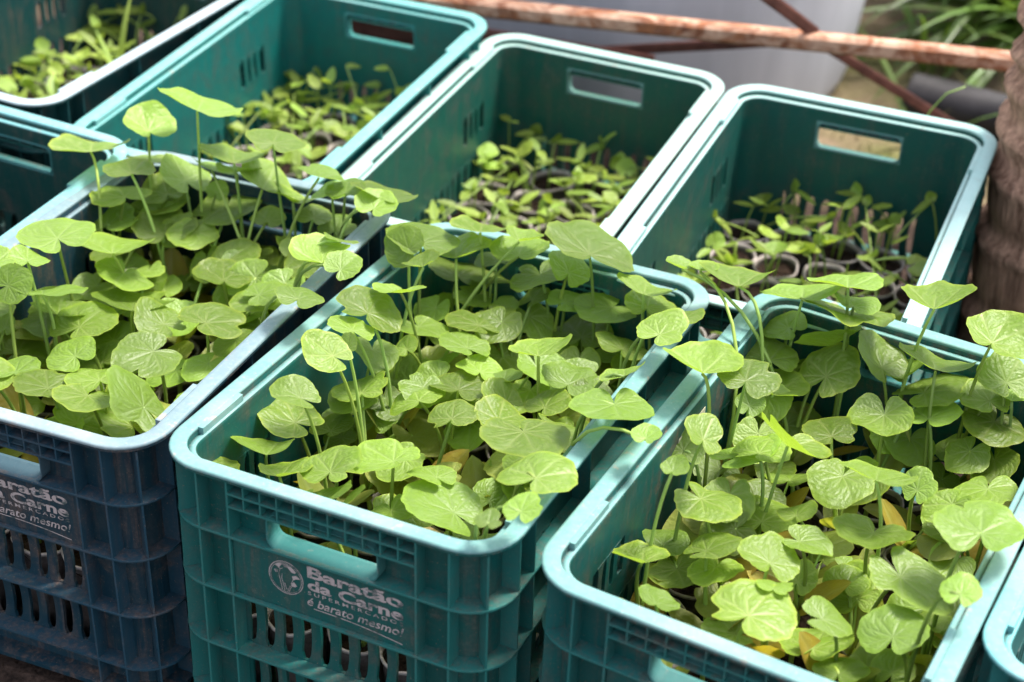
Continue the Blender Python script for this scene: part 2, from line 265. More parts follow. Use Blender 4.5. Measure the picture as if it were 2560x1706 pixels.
CRATES = {
 'A': (-0.36886, -0.0155, 0.05476, 0.00246, -0.00621, 0.02009),
 'B': (-0.0, -0.0, -0.0, 0.00122, -0.02857, 0.02722),
 'C': (0.37342, 0.01716, -0.05159, 0.00467, 0.01906, -0.01012),
 'D': (0.73935, 0.08616, -0.05625, 0.0, -0.00059, 0.0),
 '1': (-0.52575, 0.55122, 0.02437, -0.01065, 0.04899, 0.01749),
 '2': (-0.18649, 0.58521, 0.03592, -0.03376, 0.04215, 0.00176),
 '3': (0.19343, 0.54433, 0.04947, -0.00553, 0.02246, 0.0087),
 'G': (-0.90431, 0.5487, -0.00937, -4e-05, 0.0067, -0.00836),
 'F': (-0.73574, -0.02511, 0.0331, -0.0, 0.02009, -0.02466),
}
CAM_R = [[0.9004438, -0.2622764, 0.3470044], [0.4333497, 0.4720744, -0.7676938], [0.0375361, 0.8416394, 0.5387339]]
CAM_POS = [0.643132, -1.308128, 1.277027]
CAM_LENS = 62.2410

# ------------------------------------------------------------------ camera, world, sun, exposure
scene = bpy.context.scene
col = scene.collection
cam_data = bpy.data.cameras.new('camera')
cam = bpy.data.objects.new('camera', cam_data); col.objects.link(cam)
mw = Matrix(CAM_R).to_4x4(); mw.translation = Vector(CAM_POS); cam.matrix_world = mw
cam_data.sensor_width = 36; cam_data.lens = CAM_LENS
cam_data.clip_start = .05; cam_data.clip_end = 200
cam_data.dof.use_dof = True; cam_data.dof.focus_distance = 1.72; cam_data.dof.aperture_fstop = 4.2
scene.camera = cam
SUN_EL, SUN_AZ = math.radians(64), math.radians(56)
sun_dir = Vector((math.cos(SUN_EL)*math.cos(SUN_AZ), math.cos(SUN_EL)*math.sin(SUN_AZ), math.sin(SUN_EL)))
world = bpy.data.worlds.new('World'); scene.world = world; world.use_nodes = True
wn = world.node_tree.nodes; wl = world.node_tree.links
for n_ in list(wn): wn.remove(n_)
sky = wn.new('ShaderNodeTexSky'); sky.sky_type = 'NISHITA'; sky.sun_disc = False
sky.sun_elevation = SUN_EL; sky.sun_rotation = PI/2 - SUN_AZ; sky.air_density = 1.0; sky.dust_density = 3.0; sky.ozone_density = 1.0
bg = wn.new('ShaderNodeBackground'); bg.inputs['Strength'].default_value = .15
haze_sat = wn.new('ShaderNodeHueSaturation'); haze_sat.inputs['Saturation'].default_value = .5; wl.new(sky.outputs[0], haze_sat.inputs['Color'])
wo = wn.new('ShaderNodeOutputWorld'); wl.new(haze_sat.outputs[0], bg.inputs['Color']); wl.new(bg.outputs[0], wo.inputs[0])
sd = bpy.data.lights.new('sun', 'SUN'); sd.energy = 2.5; sd.angle = math.radians(14.0); sd.color = (1, .95, .87)
sun = bpy.data.objects.new('sun', sd); col.objects.link(sun); sun.location = (2, 3, 5)
sun.rotation_euler = sun_dir.to_track_quat('Z', 'Y').to_euler()
scene.view_settings.view_transform = 'Standard'; scene.view_settings.look = 'None'
scene.view_settings.gamma = 1; scene.view_settings.use_curve_mapping = False
scene.view_settings.exposure = 1.5

# ------------------------------------------------------------------ helpers
R_ = random.Random(11)
def mesh(name, verts, faces, smooth=True, attrs=None):
    me = bpy.data.meshes.new(name); me.from_pydata([tuple(v) for v in verts], [], faces)
    if smooth: me.polygons.foreach_set('use_smooth', [True]*len(me.polygons))
    for k, vals in (attrs or {}).items():
        a = me.attributes.new(k, 'FLOAT', 'POINT'); a.data.foreach_set('value', vals)
    me.update(); return me
def fixn(me):
    bm = bmesh.new(); bm.from_mesh(me); bmesh.ops.recalc_face_normals(bm, faces=bm.faces); bm.to_mesh(me); bm.free(); return me
def obj(name, me, parent=None, mat=None, loc=None, kind=None):
    o = bpy.data.objects.new(name, me); col.objects.link(o)
    if mat and not me.materials: me.materials.append(mat)
    if parent: o.parent = parent
    if loc is not None: o.location = loc
    if kind: o['kind'] = kind
    return o
def tag(o, label, cat, group=None, kind=None):
    if label: o['label'] = label
    if cat: o['category'] = cat
    if group: o['group'] = group
    if kind: o['kind'] = kind
    return o
def empty(name, loc=(0, 0, 0)):
    o = bpy.data.objects.new(name, None); col.objects.link(o); o.location = loc; o.empty_display_size = .02; return o
class MB:
    def __init__(s): s.v = []; s.f = []
    def add(s, v, f):
        b = len(s.v); s.v += [tuple(p) for p in v]; s.f += [tuple(i+b for i in q) for q in f]
    def box8(s, p):      # 4 bottom then 4 top, both CCW
        s.add(p, [(3, 2, 1, 0), (4, 5, 6, 7), (0, 1, 5, 4), (1, 2, 6, 5), (2, 3, 7, 6), (3, 0, 4, 7)])
    def box(s, x0, x1, y0, y1, z0, z1):
        s.box8([(x0, y0, z0), (x1, y0, z0), (x1, y1, z0), (x0, y1, z0), (x0, y0, z1), (x1, y0, z1), (x1, y1, z1), (x0, y1, z1)])
    def me(s, name, smooth=False): return fixn(mesh(name, s.v, s.f, smooth))
def tube(path, radii, n=6, cap=True):
    vs, fs = [], []; m = len(path)
    up = Vector((.31, .17, .93))
    for i, p in enumerate(path):
        d = (path[min(i+1, m-1)] - path[max(i-1, 0)]).normalized()
        a = d.cross(up)
        if a.length < 1e-3: a = d.cross(Vector((1, 0, 0)))
        a.normalize(); b = d.cross(a)
        for k in range(n):
            t = 2*PI*k/n; vs.append(p + (a*math.cos(t) + b*math.sin(t))*radii[i])
    for i in range(m-1):
        for k in range(n):
            fs.append((i*n+k, i*n+(k+1) % n, (i+1)*n+(k+1) % n, (i+1)*n+k))
    if cap: fs.append(tuple(range(n-1, -1, -1))); fs.append(tuple(range((m-1)*n, m*n)))
    return vs, fs
ORD = ['first', 'second', 'third', 'fourth', 'fifth', 'sixth', 'seventh']

# ------------------------------------------------------------------ materials
def newmat(name):
    m = bpy.data.materials.new(name); m.use_nodes = True; t = m.node_tree
    for n_ in list(t.nodes): t.nodes.remove(n_)
    return m, t
class NT:
    def __init__(s, t): s.t = t
    def n(s, typ, **kw):
        x = s.t.nodes.new(typ)
        for k, v in kw.items():
            if k.startswith('i_'): x.inputs[k[2:].replace('_', ' ')].default_value = v
            else: setattr(x, k, v)
        return x
    def l(s, a, b): s.t.links.new(a, b)
    def noise(s, vec, scale, detail=5, rough=.6, dist=0):
        x = s.n('ShaderNodeTexNoise'); x.inputs['Scale'].default_value = scale; x.inputs['Detail'].default_value = detail
        x.inputs['Roughness'].default_value = rough; x.inputs['Distortion'].default_value = dist
        if vec is not None: s.l(vec, x.inputs['Vector'])
        return x.outputs['Fac']
    def ramp(s, fac, a, b, ca=(0, 0, 0, 1), cb=(1, 1, 1, 1)):
        x = s.n('ShaderNodeValToRGB'); e = x.color_ramp.elements
        e[0].position = a; e[1].position = b; e[0].color = ca; e[1].color = cb; s.l(fac, x.inputs[0]); return x.outputs[0]
    def mix(s, fac, a, b, mode='MIX'):
        x = s.n('ShaderNodeMix', data_type='RGBA', blend_type=mode)
        for sock, v in ((x.inputs[0], fac), (x.inputs[6], a), (x.inputs[7], b)):
            if isinstance(v, (int, float)): sock.default_value = v
            elif isinstance(v, tuple): sock.default_value = v if len(v) == 4 else v+(1,)
            else: s.l(v, sock)
        return x.outputs[2]
    def math(s, op, a, b=0.0, clamp=False):
        x = s.n('ShaderNodeMath', operation=op, use_clamp=clamp)
        for i, v in enumerate((a, b)):
            if isinstance(v, (int, float)): x.inputs[i].default_value = v
            else: s.l(v, x.inputs[i])
        return x.outputs[0]
    def bsdf(s, color, rough=.5, spec=.5, bump=None, bstr=.3, bdist=.002):
        p = s.n('ShaderNodeBsdfPrincipled')
        for nm, v in (('Base Color', color), ('Roughness', rough), ('Specular IOR Level', spec)):
            if isinstance(v, (int, float)): p.inputs[nm].default_value = v
            elif isinstance(v, tuple): p.inputs[nm].default_value = v if len(v) == 4 else v+(1,)
            else: s.l(v, p.inputs[nm])
        if bump is not None:
            b = s.n('ShaderNodeBump'); b.inputs['Strength'].default_value = bstr; b.inputs['Distance'].default_value = bdist
            s.l(bump, b.inputs['Height']); s.l(b.outputs[0], p.inputs['Normal'])
        return p
    def out(s, sh):
        o = s.n('ShaderNodeOutputMaterial'); s.l(sh.outputs[0] if hasattr(sh, 'outputs') else sh, o.inputs[0])
def objvec(N): return N.n('ShaderNodeTexCoord').outputs['Object']

def crate_vec(N):   # crate-space position shifted per crate through the stored colour alpha so two crates never share a stain
    geo = N.n('ShaderNodeNewGeometry'); return geo.outputs['Position']
def mat_plastic(name, rim=False, rib=False, dull=False):
    m, t = newmat(name); N = NT(t); v = crate_vec(N)
    oi = N.n('ShaderNodeObjectInfo'); c = oi.outputs['Color']; al = oi.outputs['Alpha']
    fine = N.noise(v, 260, 6, .7); mid = N.noise(v, 38, 6, .65, .4); big = N.noise(v, 9, 4, .6)
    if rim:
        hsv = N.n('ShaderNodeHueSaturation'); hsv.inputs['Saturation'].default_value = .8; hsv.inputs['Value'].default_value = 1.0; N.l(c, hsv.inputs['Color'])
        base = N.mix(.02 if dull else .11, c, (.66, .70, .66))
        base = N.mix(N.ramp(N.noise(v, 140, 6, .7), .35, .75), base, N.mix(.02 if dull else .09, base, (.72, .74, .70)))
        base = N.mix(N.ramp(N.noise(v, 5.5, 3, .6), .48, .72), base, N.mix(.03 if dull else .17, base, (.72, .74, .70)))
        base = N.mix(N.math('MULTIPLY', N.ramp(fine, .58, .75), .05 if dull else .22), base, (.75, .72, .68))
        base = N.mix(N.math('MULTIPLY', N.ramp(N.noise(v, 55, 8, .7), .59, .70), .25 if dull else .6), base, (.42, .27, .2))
    else:
        base = N.mix(N.ramp(mid, .35, .7), c, N.mix(.35, c, (.02, .05, .05)))
        base = N.mix(N.math('MULTIPLY', N.ramp(fine, .55, .75), .10 if rib else .05), base, (.3, .42, .40))
        if rib:
            worn = N.n('ShaderNodeHueSaturation'); worn.inputs['Saturation'].default_value = .88; worn.inputs['Value'].default_value = 2.3; N.l(c, worn.inputs['Color']); base = N.mix(.55, base, worn.outputs[0])
    mp = N.n('ShaderNodeMapping'); mp.inputs['Scale'].default_value = (90, 90, 7); N.l(v, mp.inputs[0])
    streak = N.noise(mp.outputs[0], 1.0, 6, .7)
    dustm = N.math('MULTIPLY', N.ramp(mid, .48, .66), N.ramp(big, .42, .62))
    dustm = N.math('ADD', N.math('MULTIPLY', dustm, .38 if not rim else .10), N.math('MULTIPLY', N.ramp(streak, .50, .72), (.42 if not rib else .18) if not rim else .05))
    if not rim: dustm = N.math('MULTIPLY', dustm, al)
    nz = N.n('ShaderNodeSeparateXYZ'); N.l(N.n('ShaderNodeNewGeometry').outputs['Normal'], nz.inputs[0])
    ledge = N.math('MULTIPLY', N.ramp(nz.outputs['Z'], .5, .9), N.ramp(N.noise(v, 150, 6, .75), .44, .64))
    if not rim: dustm = N.math('ADD', dustm, N.math('MULTIPLY', ledge, .42), True)
    base = N.mix(dustm, base, N.mix(N.ramp(fine, .4, .65), (.075, .047, .036), (.20, .125, .095)) if not rim else (.20, .125, .095))
    if not rim: base = N.mix(N.math('MULTIPLY', N.ramp(N.noise(v, 420, 3, .6), .66, .72), .6), base, (.30, .19, .13))
    rough = N.math('ADD', N.math('MULTIPLY', mid, .3), .28 if not rim else .40)
    bumpf = N.math('ADD', N.math('MULTIPLY', fine, .6), mid)
    p = N.bsdf(base, .62 if dull else rough, .15 if dull else .28 if rim else .4, bumpf, .12 if not rim else .05, .001)
    N.out(p); return m
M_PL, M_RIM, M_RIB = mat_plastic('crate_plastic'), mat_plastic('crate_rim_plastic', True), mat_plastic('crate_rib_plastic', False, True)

def mat_simple(name, ca, cb, scale=30, rough=.6, spec=.3, bstr=.3, bdist=.002, lo=.35, hi=.65, stretch=None, detail=6):
    m, t = newmat(name); N = NT(t); v = objvec(N)
    if stretch:
        mp = N.n('ShaderNodeMapping'); mp.inputs['Scale'].default_value = stretch; N.l(v, mp.inputs[0]); v = mp.outputs[0]
    f = N.noise(v, scale, detail, .65)
    N.out(N.bsdf(N.ramp(f, lo, hi, ca+(1,), cb+(1,)), rough, spec, f, bstr, bdist)); return m
def mat_leaf(name, blade_a, blade_b, veinc, transl, edgec, tfac=.42, rough=.42):
    m, t = newmat(name); N = NT(t); v = objvec(N)
    oi = N.n('ShaderNodeObjectInfo')
    base = N.mix(oi.outputs['Random'], blade_a, blade_b)
    mot = N.noise(v, 7, 5, .65, .3)
    base = N.mix(N.math('MULTIPLY', N.ramp(mot, .4, .75), .5), base, N.mix(.55, base, (.30, .40, .17)))
    vein = N.n('ShaderNodeAttribute', attribute_name='vein').outputs['Fac']
    edge = N.n('ShaderNodeAttribute', attribute_name='edge').outputs['Fac']
    base = N.mix(N.math('MULTIPLY', vein, .5), base, veinc)
    base = N.mix(N.math('MULTIPLY', edge, .55), base, edgec)
    hsv = N.n('ShaderNodeHueSaturation'); N.l(base, hsv.inputs['Color'])
    r2 = N.n('ShaderNodeTexWhiteNoise', noise_dimensions='1D'); N.l(oi.outputs['Random'], r2.inputs['W'])
    N.l(N.math('ADD', N.math('MULTIPLY', r2.outputs['Value'], .66), .56), hsv.inputs['Value'])
    N.l(N.math('ADD', N.math('MULTIPLY', oi.outputs['Random'], .045), .474), hsv.inputs['Hue'])
    spots = N.ramp(N.noise(v, 42, 3, .5), .70, .74)
    colr = N.mix(N.math('MULTIPLY', spots, .5), hsv.outputs[0], (.22, .17, .06))
    bump = N.math('SUBTRACT', N.math('MULTIPLY', N.noise(v, 22, 3, .5), .45), N.math('MULTIPLY', vein, .9))
    p = N.bsdf(colr, rough, .45, bump, .22, .012)
    tr = N.n('ShaderNodeBsdfTranslucent'); N.l(N.mix(N.math('MULTIPLY', vein, .4), transl, N.mix(.5, transl, veinc)), tr.inputs['Color'])
    mx = N.n('ShaderNodeMixShader'); mx.inputs[0].default_value = tfac
    N.l(p.outputs[0], mx.inputs[1]); N.l(tr.outputs[0], mx.inputs[2]); N.out(mx); return m
M_LEAF = mat_leaf('squash_leaf', (.100, .225, .016), (.245, .348, .040), (.36, .45, .16), (.35, .52, .035), (.36, .49, .05), .40, .43)
M_SMALL = mat_leaf('young_leaf', (.23, .39, .035), (.35, .49, .06), (.36, .44, .16), (.46, .62, .05), (.36, .46, .09))
M_COT = mat_leaf('cotyledon_leaf', (.19, .27, .05), (.30, .31, .05), (.36, .40, .14), (.50, .52, .04), (.36, .36, .08))
M_YEL = mat_leaf('yellow_cotyledon', (.42, .36, .04), (.40, .26, .04), (.45, .42, .12), (.62, .48, .03), (.30, .16, .04))
M_STEM = mat_leaf('green_stem', (.27, .42, .07), (.36, .48, .12), (.3, .4, .1), (.40, .55, .06), (.3, .4, .1), .25)
M_GRASS = mat_leaf('strap_leaf_green', (.03, .08, .010), (.10, .18, .02), (.12, .2, .05), (.14, .24, .02), (.1, .16, .03), .3, .35)
M_POT = mat_simple('dusty_pot_plastic', (.04, .036, .034), (.15, .125, .115), 60, .5, .4, .2)
M_LIP = mat_simple('worn_pot_lip', (.26, .22, .21), (.50, .44, .41), 60, .5, .4, .2)
M_SOIL = mat_simple('potting_soil', (.008, .005, .004), (.05, .032, .022), 90, .95, .1, .9, .004, .3, .75)
M_PRINT = mat_simple('worn_print', (.06, .085, .082), (.40, .335, .32), 110, .7, .2, .1, .001, .36, .5)
M_PAPER = mat_simple('paper_label', (.42, .39, .28), (.52, .49, .36), 20, .8, .2, .1)
M_INK = mat_simple('label_ink', (.06, .06, .07), (.1, .1, .11), 20, .7, .2, .1)
M_TRUNK = mat_simple('palm_trunk_fibre', (.19, .095, .06), (.80, .47, .32), 9, .85, .15, 1.0, .012, .32, .68, (9, 9, 1.3), 8)
M_TANK = mat_simple('tank_plastic', (.36, .36, .39), (.60, .595, .63), 7, .55, .3, .15, .004, .25, .75, (1, 1, .12))
M_CORR = mat_simple('corrugated_black', (.010, .009, .010), (.034, .030, .033), 14, .55, .35, .2)
M_BRICK = mat_simple('broken_brick', (.30, .10, .055), (.48, .20, .12), 40, .9, .1, .6, .003)
M_BROWN = mat_simple('rust_brown_paint', (.07, .026, .02), (.17, .065, .048), 22, .6, .3, .4)
def mat_rail():
    m, t = newmat('peeling_rusty_paint'); N = NT(t); v = objvec(N)
    mp = N.n('ShaderNodeMapping'); mp.inputs['Scale'].default_value = (1, 1.6, 1.6); N.l(v, mp.inputs[0])
    a = N.noise(mp.outputs[0], 26, 8, .7, .8); b = N.noise(v, 60, 6, .7); g = N.noise(v, 5, 3, .5)
    rust = N.ramp(b, .3, .7, (.13, .045, .028, 1), (.40, .15, .062, 1))
    col_ = N.mix(N.ramp(a, .41, .56), (.58, .36, .25), rust)
    sx = N.n('ShaderNodeSeparateXYZ'); N.l(v, sx.inputs[0])
    red = N.ramp(N.math('ADD', sx.outputs['X'], N.math('MULTIPLY', N.noise(v, 30, 3), .04)), .405, .43)
    red2 = N.n('ShaderNodeValToRGB')
    col_ = N.mix(red, N.ramp(b, .3, .7, (.15, .05, .04, 1), (.27, .10, .075, 1)), col_)
    N.out(N.bsdf(col_, .6, .3, a, .5, .002)); return m
M_RAIL = mat_rail()
def mat_ground():
    m, t = newmat('ground_soil'); N = NT(t); v = objvec(N)
    f = N.noise(v, 14, 10, .7); g = N.noise(v, 2.2, 4, .6); h = N.noise(v, 70, 5, .7)
    soil = N.ramp(h, .35, .7, (.016, .011, .009, 1), (.085, .055, .042, 1))
    dry = N.mix(N.ramp(f, .35, .65), (.12, .088, .056), (.25, .185, .12))
    dry = N.mix(N.ramp(g, .45, .62), dry, N.mix(N.ramp(h, .4, .6), (.085, .10, .028), (.18, .17, .07)))
    sx = N.n('ShaderNodeSeparateXYZ'); N.l(v, sx.inputs[0])
    far = N.ramp(N.math('MULTIPLY', N.math('ADD', sx.outputs['Y'], N.math('MULTIPLY', f, .35)), .25), .315, .36)
    base = N.mix(far, soil, dry)
    N.out(N.bsdf(base, .95, .1, N.math('ADD', f, h), .7, .01)); return m
M_GROUND = mat_ground()

# ------------------------------------------------------------------ ground
def build_ground():
    n = 70; cs = [math.sinh(3.6*(2*i/(n-1)-1))/math.sinh(3.6)*45 for i in range(n)]
    vs = []
    for y in cs:
        for x in cs:
            d = math.hypot(x, y)
            z = -.012 + .008*noise.noise(Vector((x*6, y*6, 0))) + .004*noise.noise(Vector((x*22, y*22, 3)))
            z -= .03*max(0, min(1, (y-.26)/.05, (.90-y)/.04, (x+.80)/.05, (.42-x)/.05))
            if d > 2: z += .02*noise.noise(Vector((x*.7, y*.7, 1)))*min(1, (d-2)/2)
            vs.append((x, y, z))
    fs = [(j*n+i, j*n+i+1, (j+1)*n+i+1, (j+1)*n+i) for j in range(n-1) for i in range(n-1)]
    o = obj('ground', mesh('ground', vs, fs), None, M_GROUND); o['kind'] = 'structure'
    mb = MB(); rr = random.Random(3)      # loose crumbs of soil round the crate feet
    for k in range(900):
        x = rr.uniform(-.75, .2); y = rr.uniform(-.5, -.24); s = rr.uniform(.002, .008)*rr.uniform(.5, 1)
        p = [Vector((x, y, -.008)) + Vector((rr.uniform(-1, 1), rr.uniform(-1, 1), rr.uniform(-.2, 1)))*s for _ in range(4)]
        mb.add(p, [(0, 1, 2), (0, 2, 3), (0, 3, 1), (1, 3, 2)])
    o = obj('soil_crumbs', mb.me('soil_crumbs'), None, M_SOIL); o['kind'] = 'stuff'
    mb = MB()                               # dry and green grass beyond the crates
    for k in range(5200):
        x = rr.uniform(-1.6, 1.8); y = rr.uniform(1.25, 3.4); h = rr.uniform(.015, .06); a = rr.uniform(0, 2*PI); w = .0016
        if noise.noise(Vector((x*3, y*3, 5))) < -.12: continue
        dx, dy = math.cos(a), math.sin(a); l = rr.uniform(.2, 1.1)*h
        b = Vector((x, y, -.012))
        mb.add([b+Vector((-dy*w, dx*w, 0)), b+Vector((dy*w, -dx*w, 0)), b+Vector((dx*l*.4+dy*w*.7, dy*l*.4-dx*w*.7, h*.7)), b+Vector((dx*l*.4-dy*w*.7, dy*l*.4+dx*w*.7, h*.7)), b+Vector((dx*l, dy*l, h))],
               [(0, 1, 2, 3), (3, 2, 4)])
    g = obj('dry_grass', mb.me('dry_grass'), None, mat_simple('dry_grass', (.13, .15, .035), (.36, .29, .15), 2.5, .8, .2, .1)); g['kind'] = 'stuff'
build_ground()

# ------------------------------------------------------------------ crates
W, L, H = .356, .551, .31
IN, OUT, RIBD = .0245, .0215, .004
def path(off, n=7):
    hx, hy, r = W/2-off, L/2-off, max(.05-off, .004); pts = []
    for cx, cy, a0 in ((hx-r, -hy+r, -PI/2), (hx-r, hy-r, 0), (-hx+r, hy-r, PI/2), (-hx+r, -hy+r, PI)):
        for k in range(n+1):
            a = a0 + PI/2*k/n; pts.append((cx+r*math.cos(a), cy+r*math.sin(a)))
    return pts
def ring_mesh(name, prof, n=7, smooth=False):
    rings = [[(x, y, z) for x, y in path(o, n)] for o, z in prof]; m = len(rings[0]); vs = [p for r in rings for p in r]; fs = []
    for i in range(len(prof)):
        a, b = i*m, ((i+1) % len(prof))*m
        for k in range(m): fs.append((a+k, a+(k+1) % m, b+(k+1) % m, b+k))
    return fixn(mesh(name, vs, fs, smooth))
PLACE = {'front': lambda u, d, z: (u, -L/2+d, z), 'back': lambda u, d, z: (-u, L/2-d, z),
         'left': lambda u, d, z: (-W/2+d, -u, z), 'right': lambda u, d, z: (W/2-d, u, z)}
def panel(name, side, um, z0, z1, holes):
    P = PLACE[side]; us = sorted({-um, um} | {h[0] for h in holes} | {h[1] for h in holes}); zs = sorted({z0, z1} | {h[2] for h in holes} | {h[3] for h in holes})
    def solid(i, j):
        if i < 0 or j < 0 or i >= len(us)-1 or j >= len(zs)-1: return False
        u, z = (us[i]+us[i+1])/2, (zs[j]+zs[j+1])/2
        return not any(h[0] < u < h[1] and h[2] < z < h[3] for h in holes)
    mb = MB()
    for i in range(len(us)-1):
        for j in range(len(zs)-1):
            if not solid(i, j): continue
            a, b, c, d = us[i], us[i+1], zs[j], zs[j+1]
            q = [P(a, OUT, c), P(b, OUT, c), P(b, IN, c), P(a, IN, c), P(a, OUT, d), P(b, OUT, d), P(b, IN, d), P(a, IN, d)]
            f = [(0, 1, 5, 4), (2, 3, 7, 6)]
            if not solid(i, j-1): f.append((3, 2, 1, 0))
            if not solid(i, j+1): f.append((4, 5, 6, 7))
            if not solid(i+1, j): f.append((1, 2, 6, 5))
            if not solid(i-1, j): f.append((3, 0, 4, 7))
            mb.add(q, f)
    me = bpy.data.meshes.new(name); me.from_pydata(mb.v, [], mb.f)
    bm = bmesh.new(); bm.from_mesh(me); bmesh.ops.remove_doubles(bm, verts=bm.verts, dist=1e-6); bmesh.ops.recalc_face_normals(bm, faces=bm.faces); bm.to_mesh(me); bm.free()
    return me
def slat_mesh(side, u, z0, z1, w, bow):
    P = PLACE[side]; n = 8; vs = []; fs = []
    for k in range(n+1):
        t = k/n; z = z0-.0008 + (z1-z0+.0016)*t
        e = min(t, 1-t)*(z1-z0); flare = .0034*math.exp(-(e/.004)**1.3)
        hw = w/2+flare; c = u + bow*math.sin(PI*t)
        for uu, dd in ((c-hw, OUT-.0006), (c+hw, OUT-.0006), (c+hw, IN+.0004), (c-hw, IN+.0004)): vs.append(P(uu, dd, z))
        if k:
            b = (k-1)*4
            for q in range(4): fs.append((b+q, b+(q+1) % 4, b+4+(q+1) % 4, b+4+q))
    fs += [(3, 2, 1, 0), (n*4, n*4+1, n*4+2, n*4+3)]
    return fixn(mesh('slat', vs, fs, False))
def rrect(u0, u1, z0, z1, r, n=5):
    out = []
    for cu, cz, a0 in ((u1-r, z0+r, -PI/2), (u1-r, z1-r, 0), (u0+r, z1-r, PI/2), (u0+r, z0+r, PI)):
        for k in range(n+1):
            a = a0+PI/2*k/n; out.append((cu+r*math.cos(a), cz+r*math.sin(a)))
    return out
def handle_mesh(side):
    P = PLACE[side]
    loops = [(rrect(-.0575, .0575, .2442, .2842, .0012), IN+.0002), (rrect(-.0555, .0555, .2460, .2824, .009), IN+.0012), (rrect(-.0555, .0555, .2460, .2824, .009), IN-.002),
             (rrect(-.0563, .0563, .2412, .2780, .010), RIBD+.0036), (rrect(-.0568, .0568, .2407, .2784, .0105), RIBD+.0032), (rrect(-.0578, .0578, .2396, .2788, .0112), RIBD+.0032), (rrect(-.0580, .0580, .2394, .2789, .0112), OUT-.0005)]
    vs, fs = [], []; m = len(loops[0][0])
    for lp, d in loops: vs += [P(u, d, z) for u, z in lp]
    for i in range(len(loops)-1):
        for k in range(m): fs.append((i*m+k, i*m+(k+1) % m, (i+1)*m+(k+1) % m, (i+1)*m+k))
    return fixn(mesh('handle_frame', vs, fs, False))
PARTS = []      # (name, mesh, material)
M_HND = mat_plastic('crate_handle_plastic', True, False, True)
def part(name, me, mat=None): me.materials.append(mat or (M_RIB if name.endswith('_rib') else M_PL)); PARTS.append((name, me))
END_W, SIDE_W = [(-.0905, .0905, .108, .1715), (-.0905, .0905, .040, .102)], []
ZB, ZT = .003, H-.0175
for side in ('front', 'back'):
    part('end_panel', panel('end_panel', side, W/2-.05, ZB, ZT, END_W + [(-.0575, .0575, .2442, .2842)]))
side_holes = []
for a, b in ((-.205, -.075), (-.062, .062), (.075, .205)):
    side_holes += [(a, b, .108, .1715), (a, b, .040, .102)]
for a, b in ((-.178, -.112), (.112, .178)): side_holes.append((a, b, .203, .245))
for side in ('left', 'right'):
    part('side_panel', panel('side_panel', side, L/2-.05, ZB, ZT, side_holes))
po, pi_ = path(OUT), path(IN)
for q in range(4):
    mb = MB()
    for k in range(7):
        a, b = q*8+k, q*8+k+1
        mb.box8([po[a]+(ZB,), po[b]+(ZB,), pi_[b]+(ZB,), pi_[a]+(ZB,), po[a]+(ZT,), po[b]+(ZT,), pi_[b]+(ZT,), pi_[a]+(ZT,)])
    me = mb.me('corner_panel'); bm = bmesh.new(); bm.from_mesh(me); bmesh.ops.remove_doubles(bm, verts=bm.verts, dist=1e-6)
    bmesh.ops.delete(bm, geom=[f for f in bm.faces if any(len(e.link_faces) > 2 for e in f.edges) and abs(f.normal.z) < .1 and f.calc_area() < .0012 and sum(len(e.link_faces) > 2 for e in f.edges) >= 2], context='FACES')
    for f in bm.faces: f.smooth = False
    bm.to_mesh(me); bm.free(); part('corner_panel', me)
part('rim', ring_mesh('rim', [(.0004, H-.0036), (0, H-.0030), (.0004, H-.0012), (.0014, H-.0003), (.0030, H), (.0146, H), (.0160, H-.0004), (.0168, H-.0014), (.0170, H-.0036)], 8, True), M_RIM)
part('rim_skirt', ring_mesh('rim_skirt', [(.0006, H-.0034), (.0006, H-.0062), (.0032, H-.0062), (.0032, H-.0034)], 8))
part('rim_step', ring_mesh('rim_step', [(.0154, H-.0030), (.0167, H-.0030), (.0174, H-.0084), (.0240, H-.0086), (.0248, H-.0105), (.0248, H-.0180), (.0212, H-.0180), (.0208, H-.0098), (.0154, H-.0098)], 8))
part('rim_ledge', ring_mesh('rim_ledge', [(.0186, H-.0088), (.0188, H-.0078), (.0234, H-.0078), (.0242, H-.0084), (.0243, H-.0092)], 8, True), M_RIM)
for sy in (-1, 1):
    for sx in (-1, 1):
        mb = MB(); x0, x1 = sorted((sx*(W/2-.0165), sx*(W/2-.0222))); y0, y1 = sorted((sy*(L/2-.058), sy*(L/2-.125)))
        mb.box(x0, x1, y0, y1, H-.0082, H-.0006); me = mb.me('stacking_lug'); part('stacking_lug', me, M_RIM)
mb = MB()
fp = path(.0235); mb.add([p+(.004,) for p in fp]+[p+(.009,) for p in fp], [tuple(range(len(fp)))[::-1], tuple(range(len(fp), 2*len(fp)))])
part('floor_panel', mb.me('floor_panel'))
for z in (.105, .174, .240):
    part('horizontal_rib', ring_mesh('horizontal_rib', [(RIBD, z-.0014), (RIBD-.0003, z+.0002), (RIBD, z+.0015), (OUT+.0004, z+.0020), (OUT+.0004, z-.0020)]))
part('horizontal_rib', ring_mesh('horizontal_rib', [(RIBD, .0355), (RIBD, .0385), (OUT+.0004, .039), (OUT+.0004, .035)]))
part('base_flange', ring_mesh('base_flange', [(RIBD-.001, .0005), (RIBD-.001, .0055), (OUT+.0005, .0065), (OUT+.0005, .0005)]))
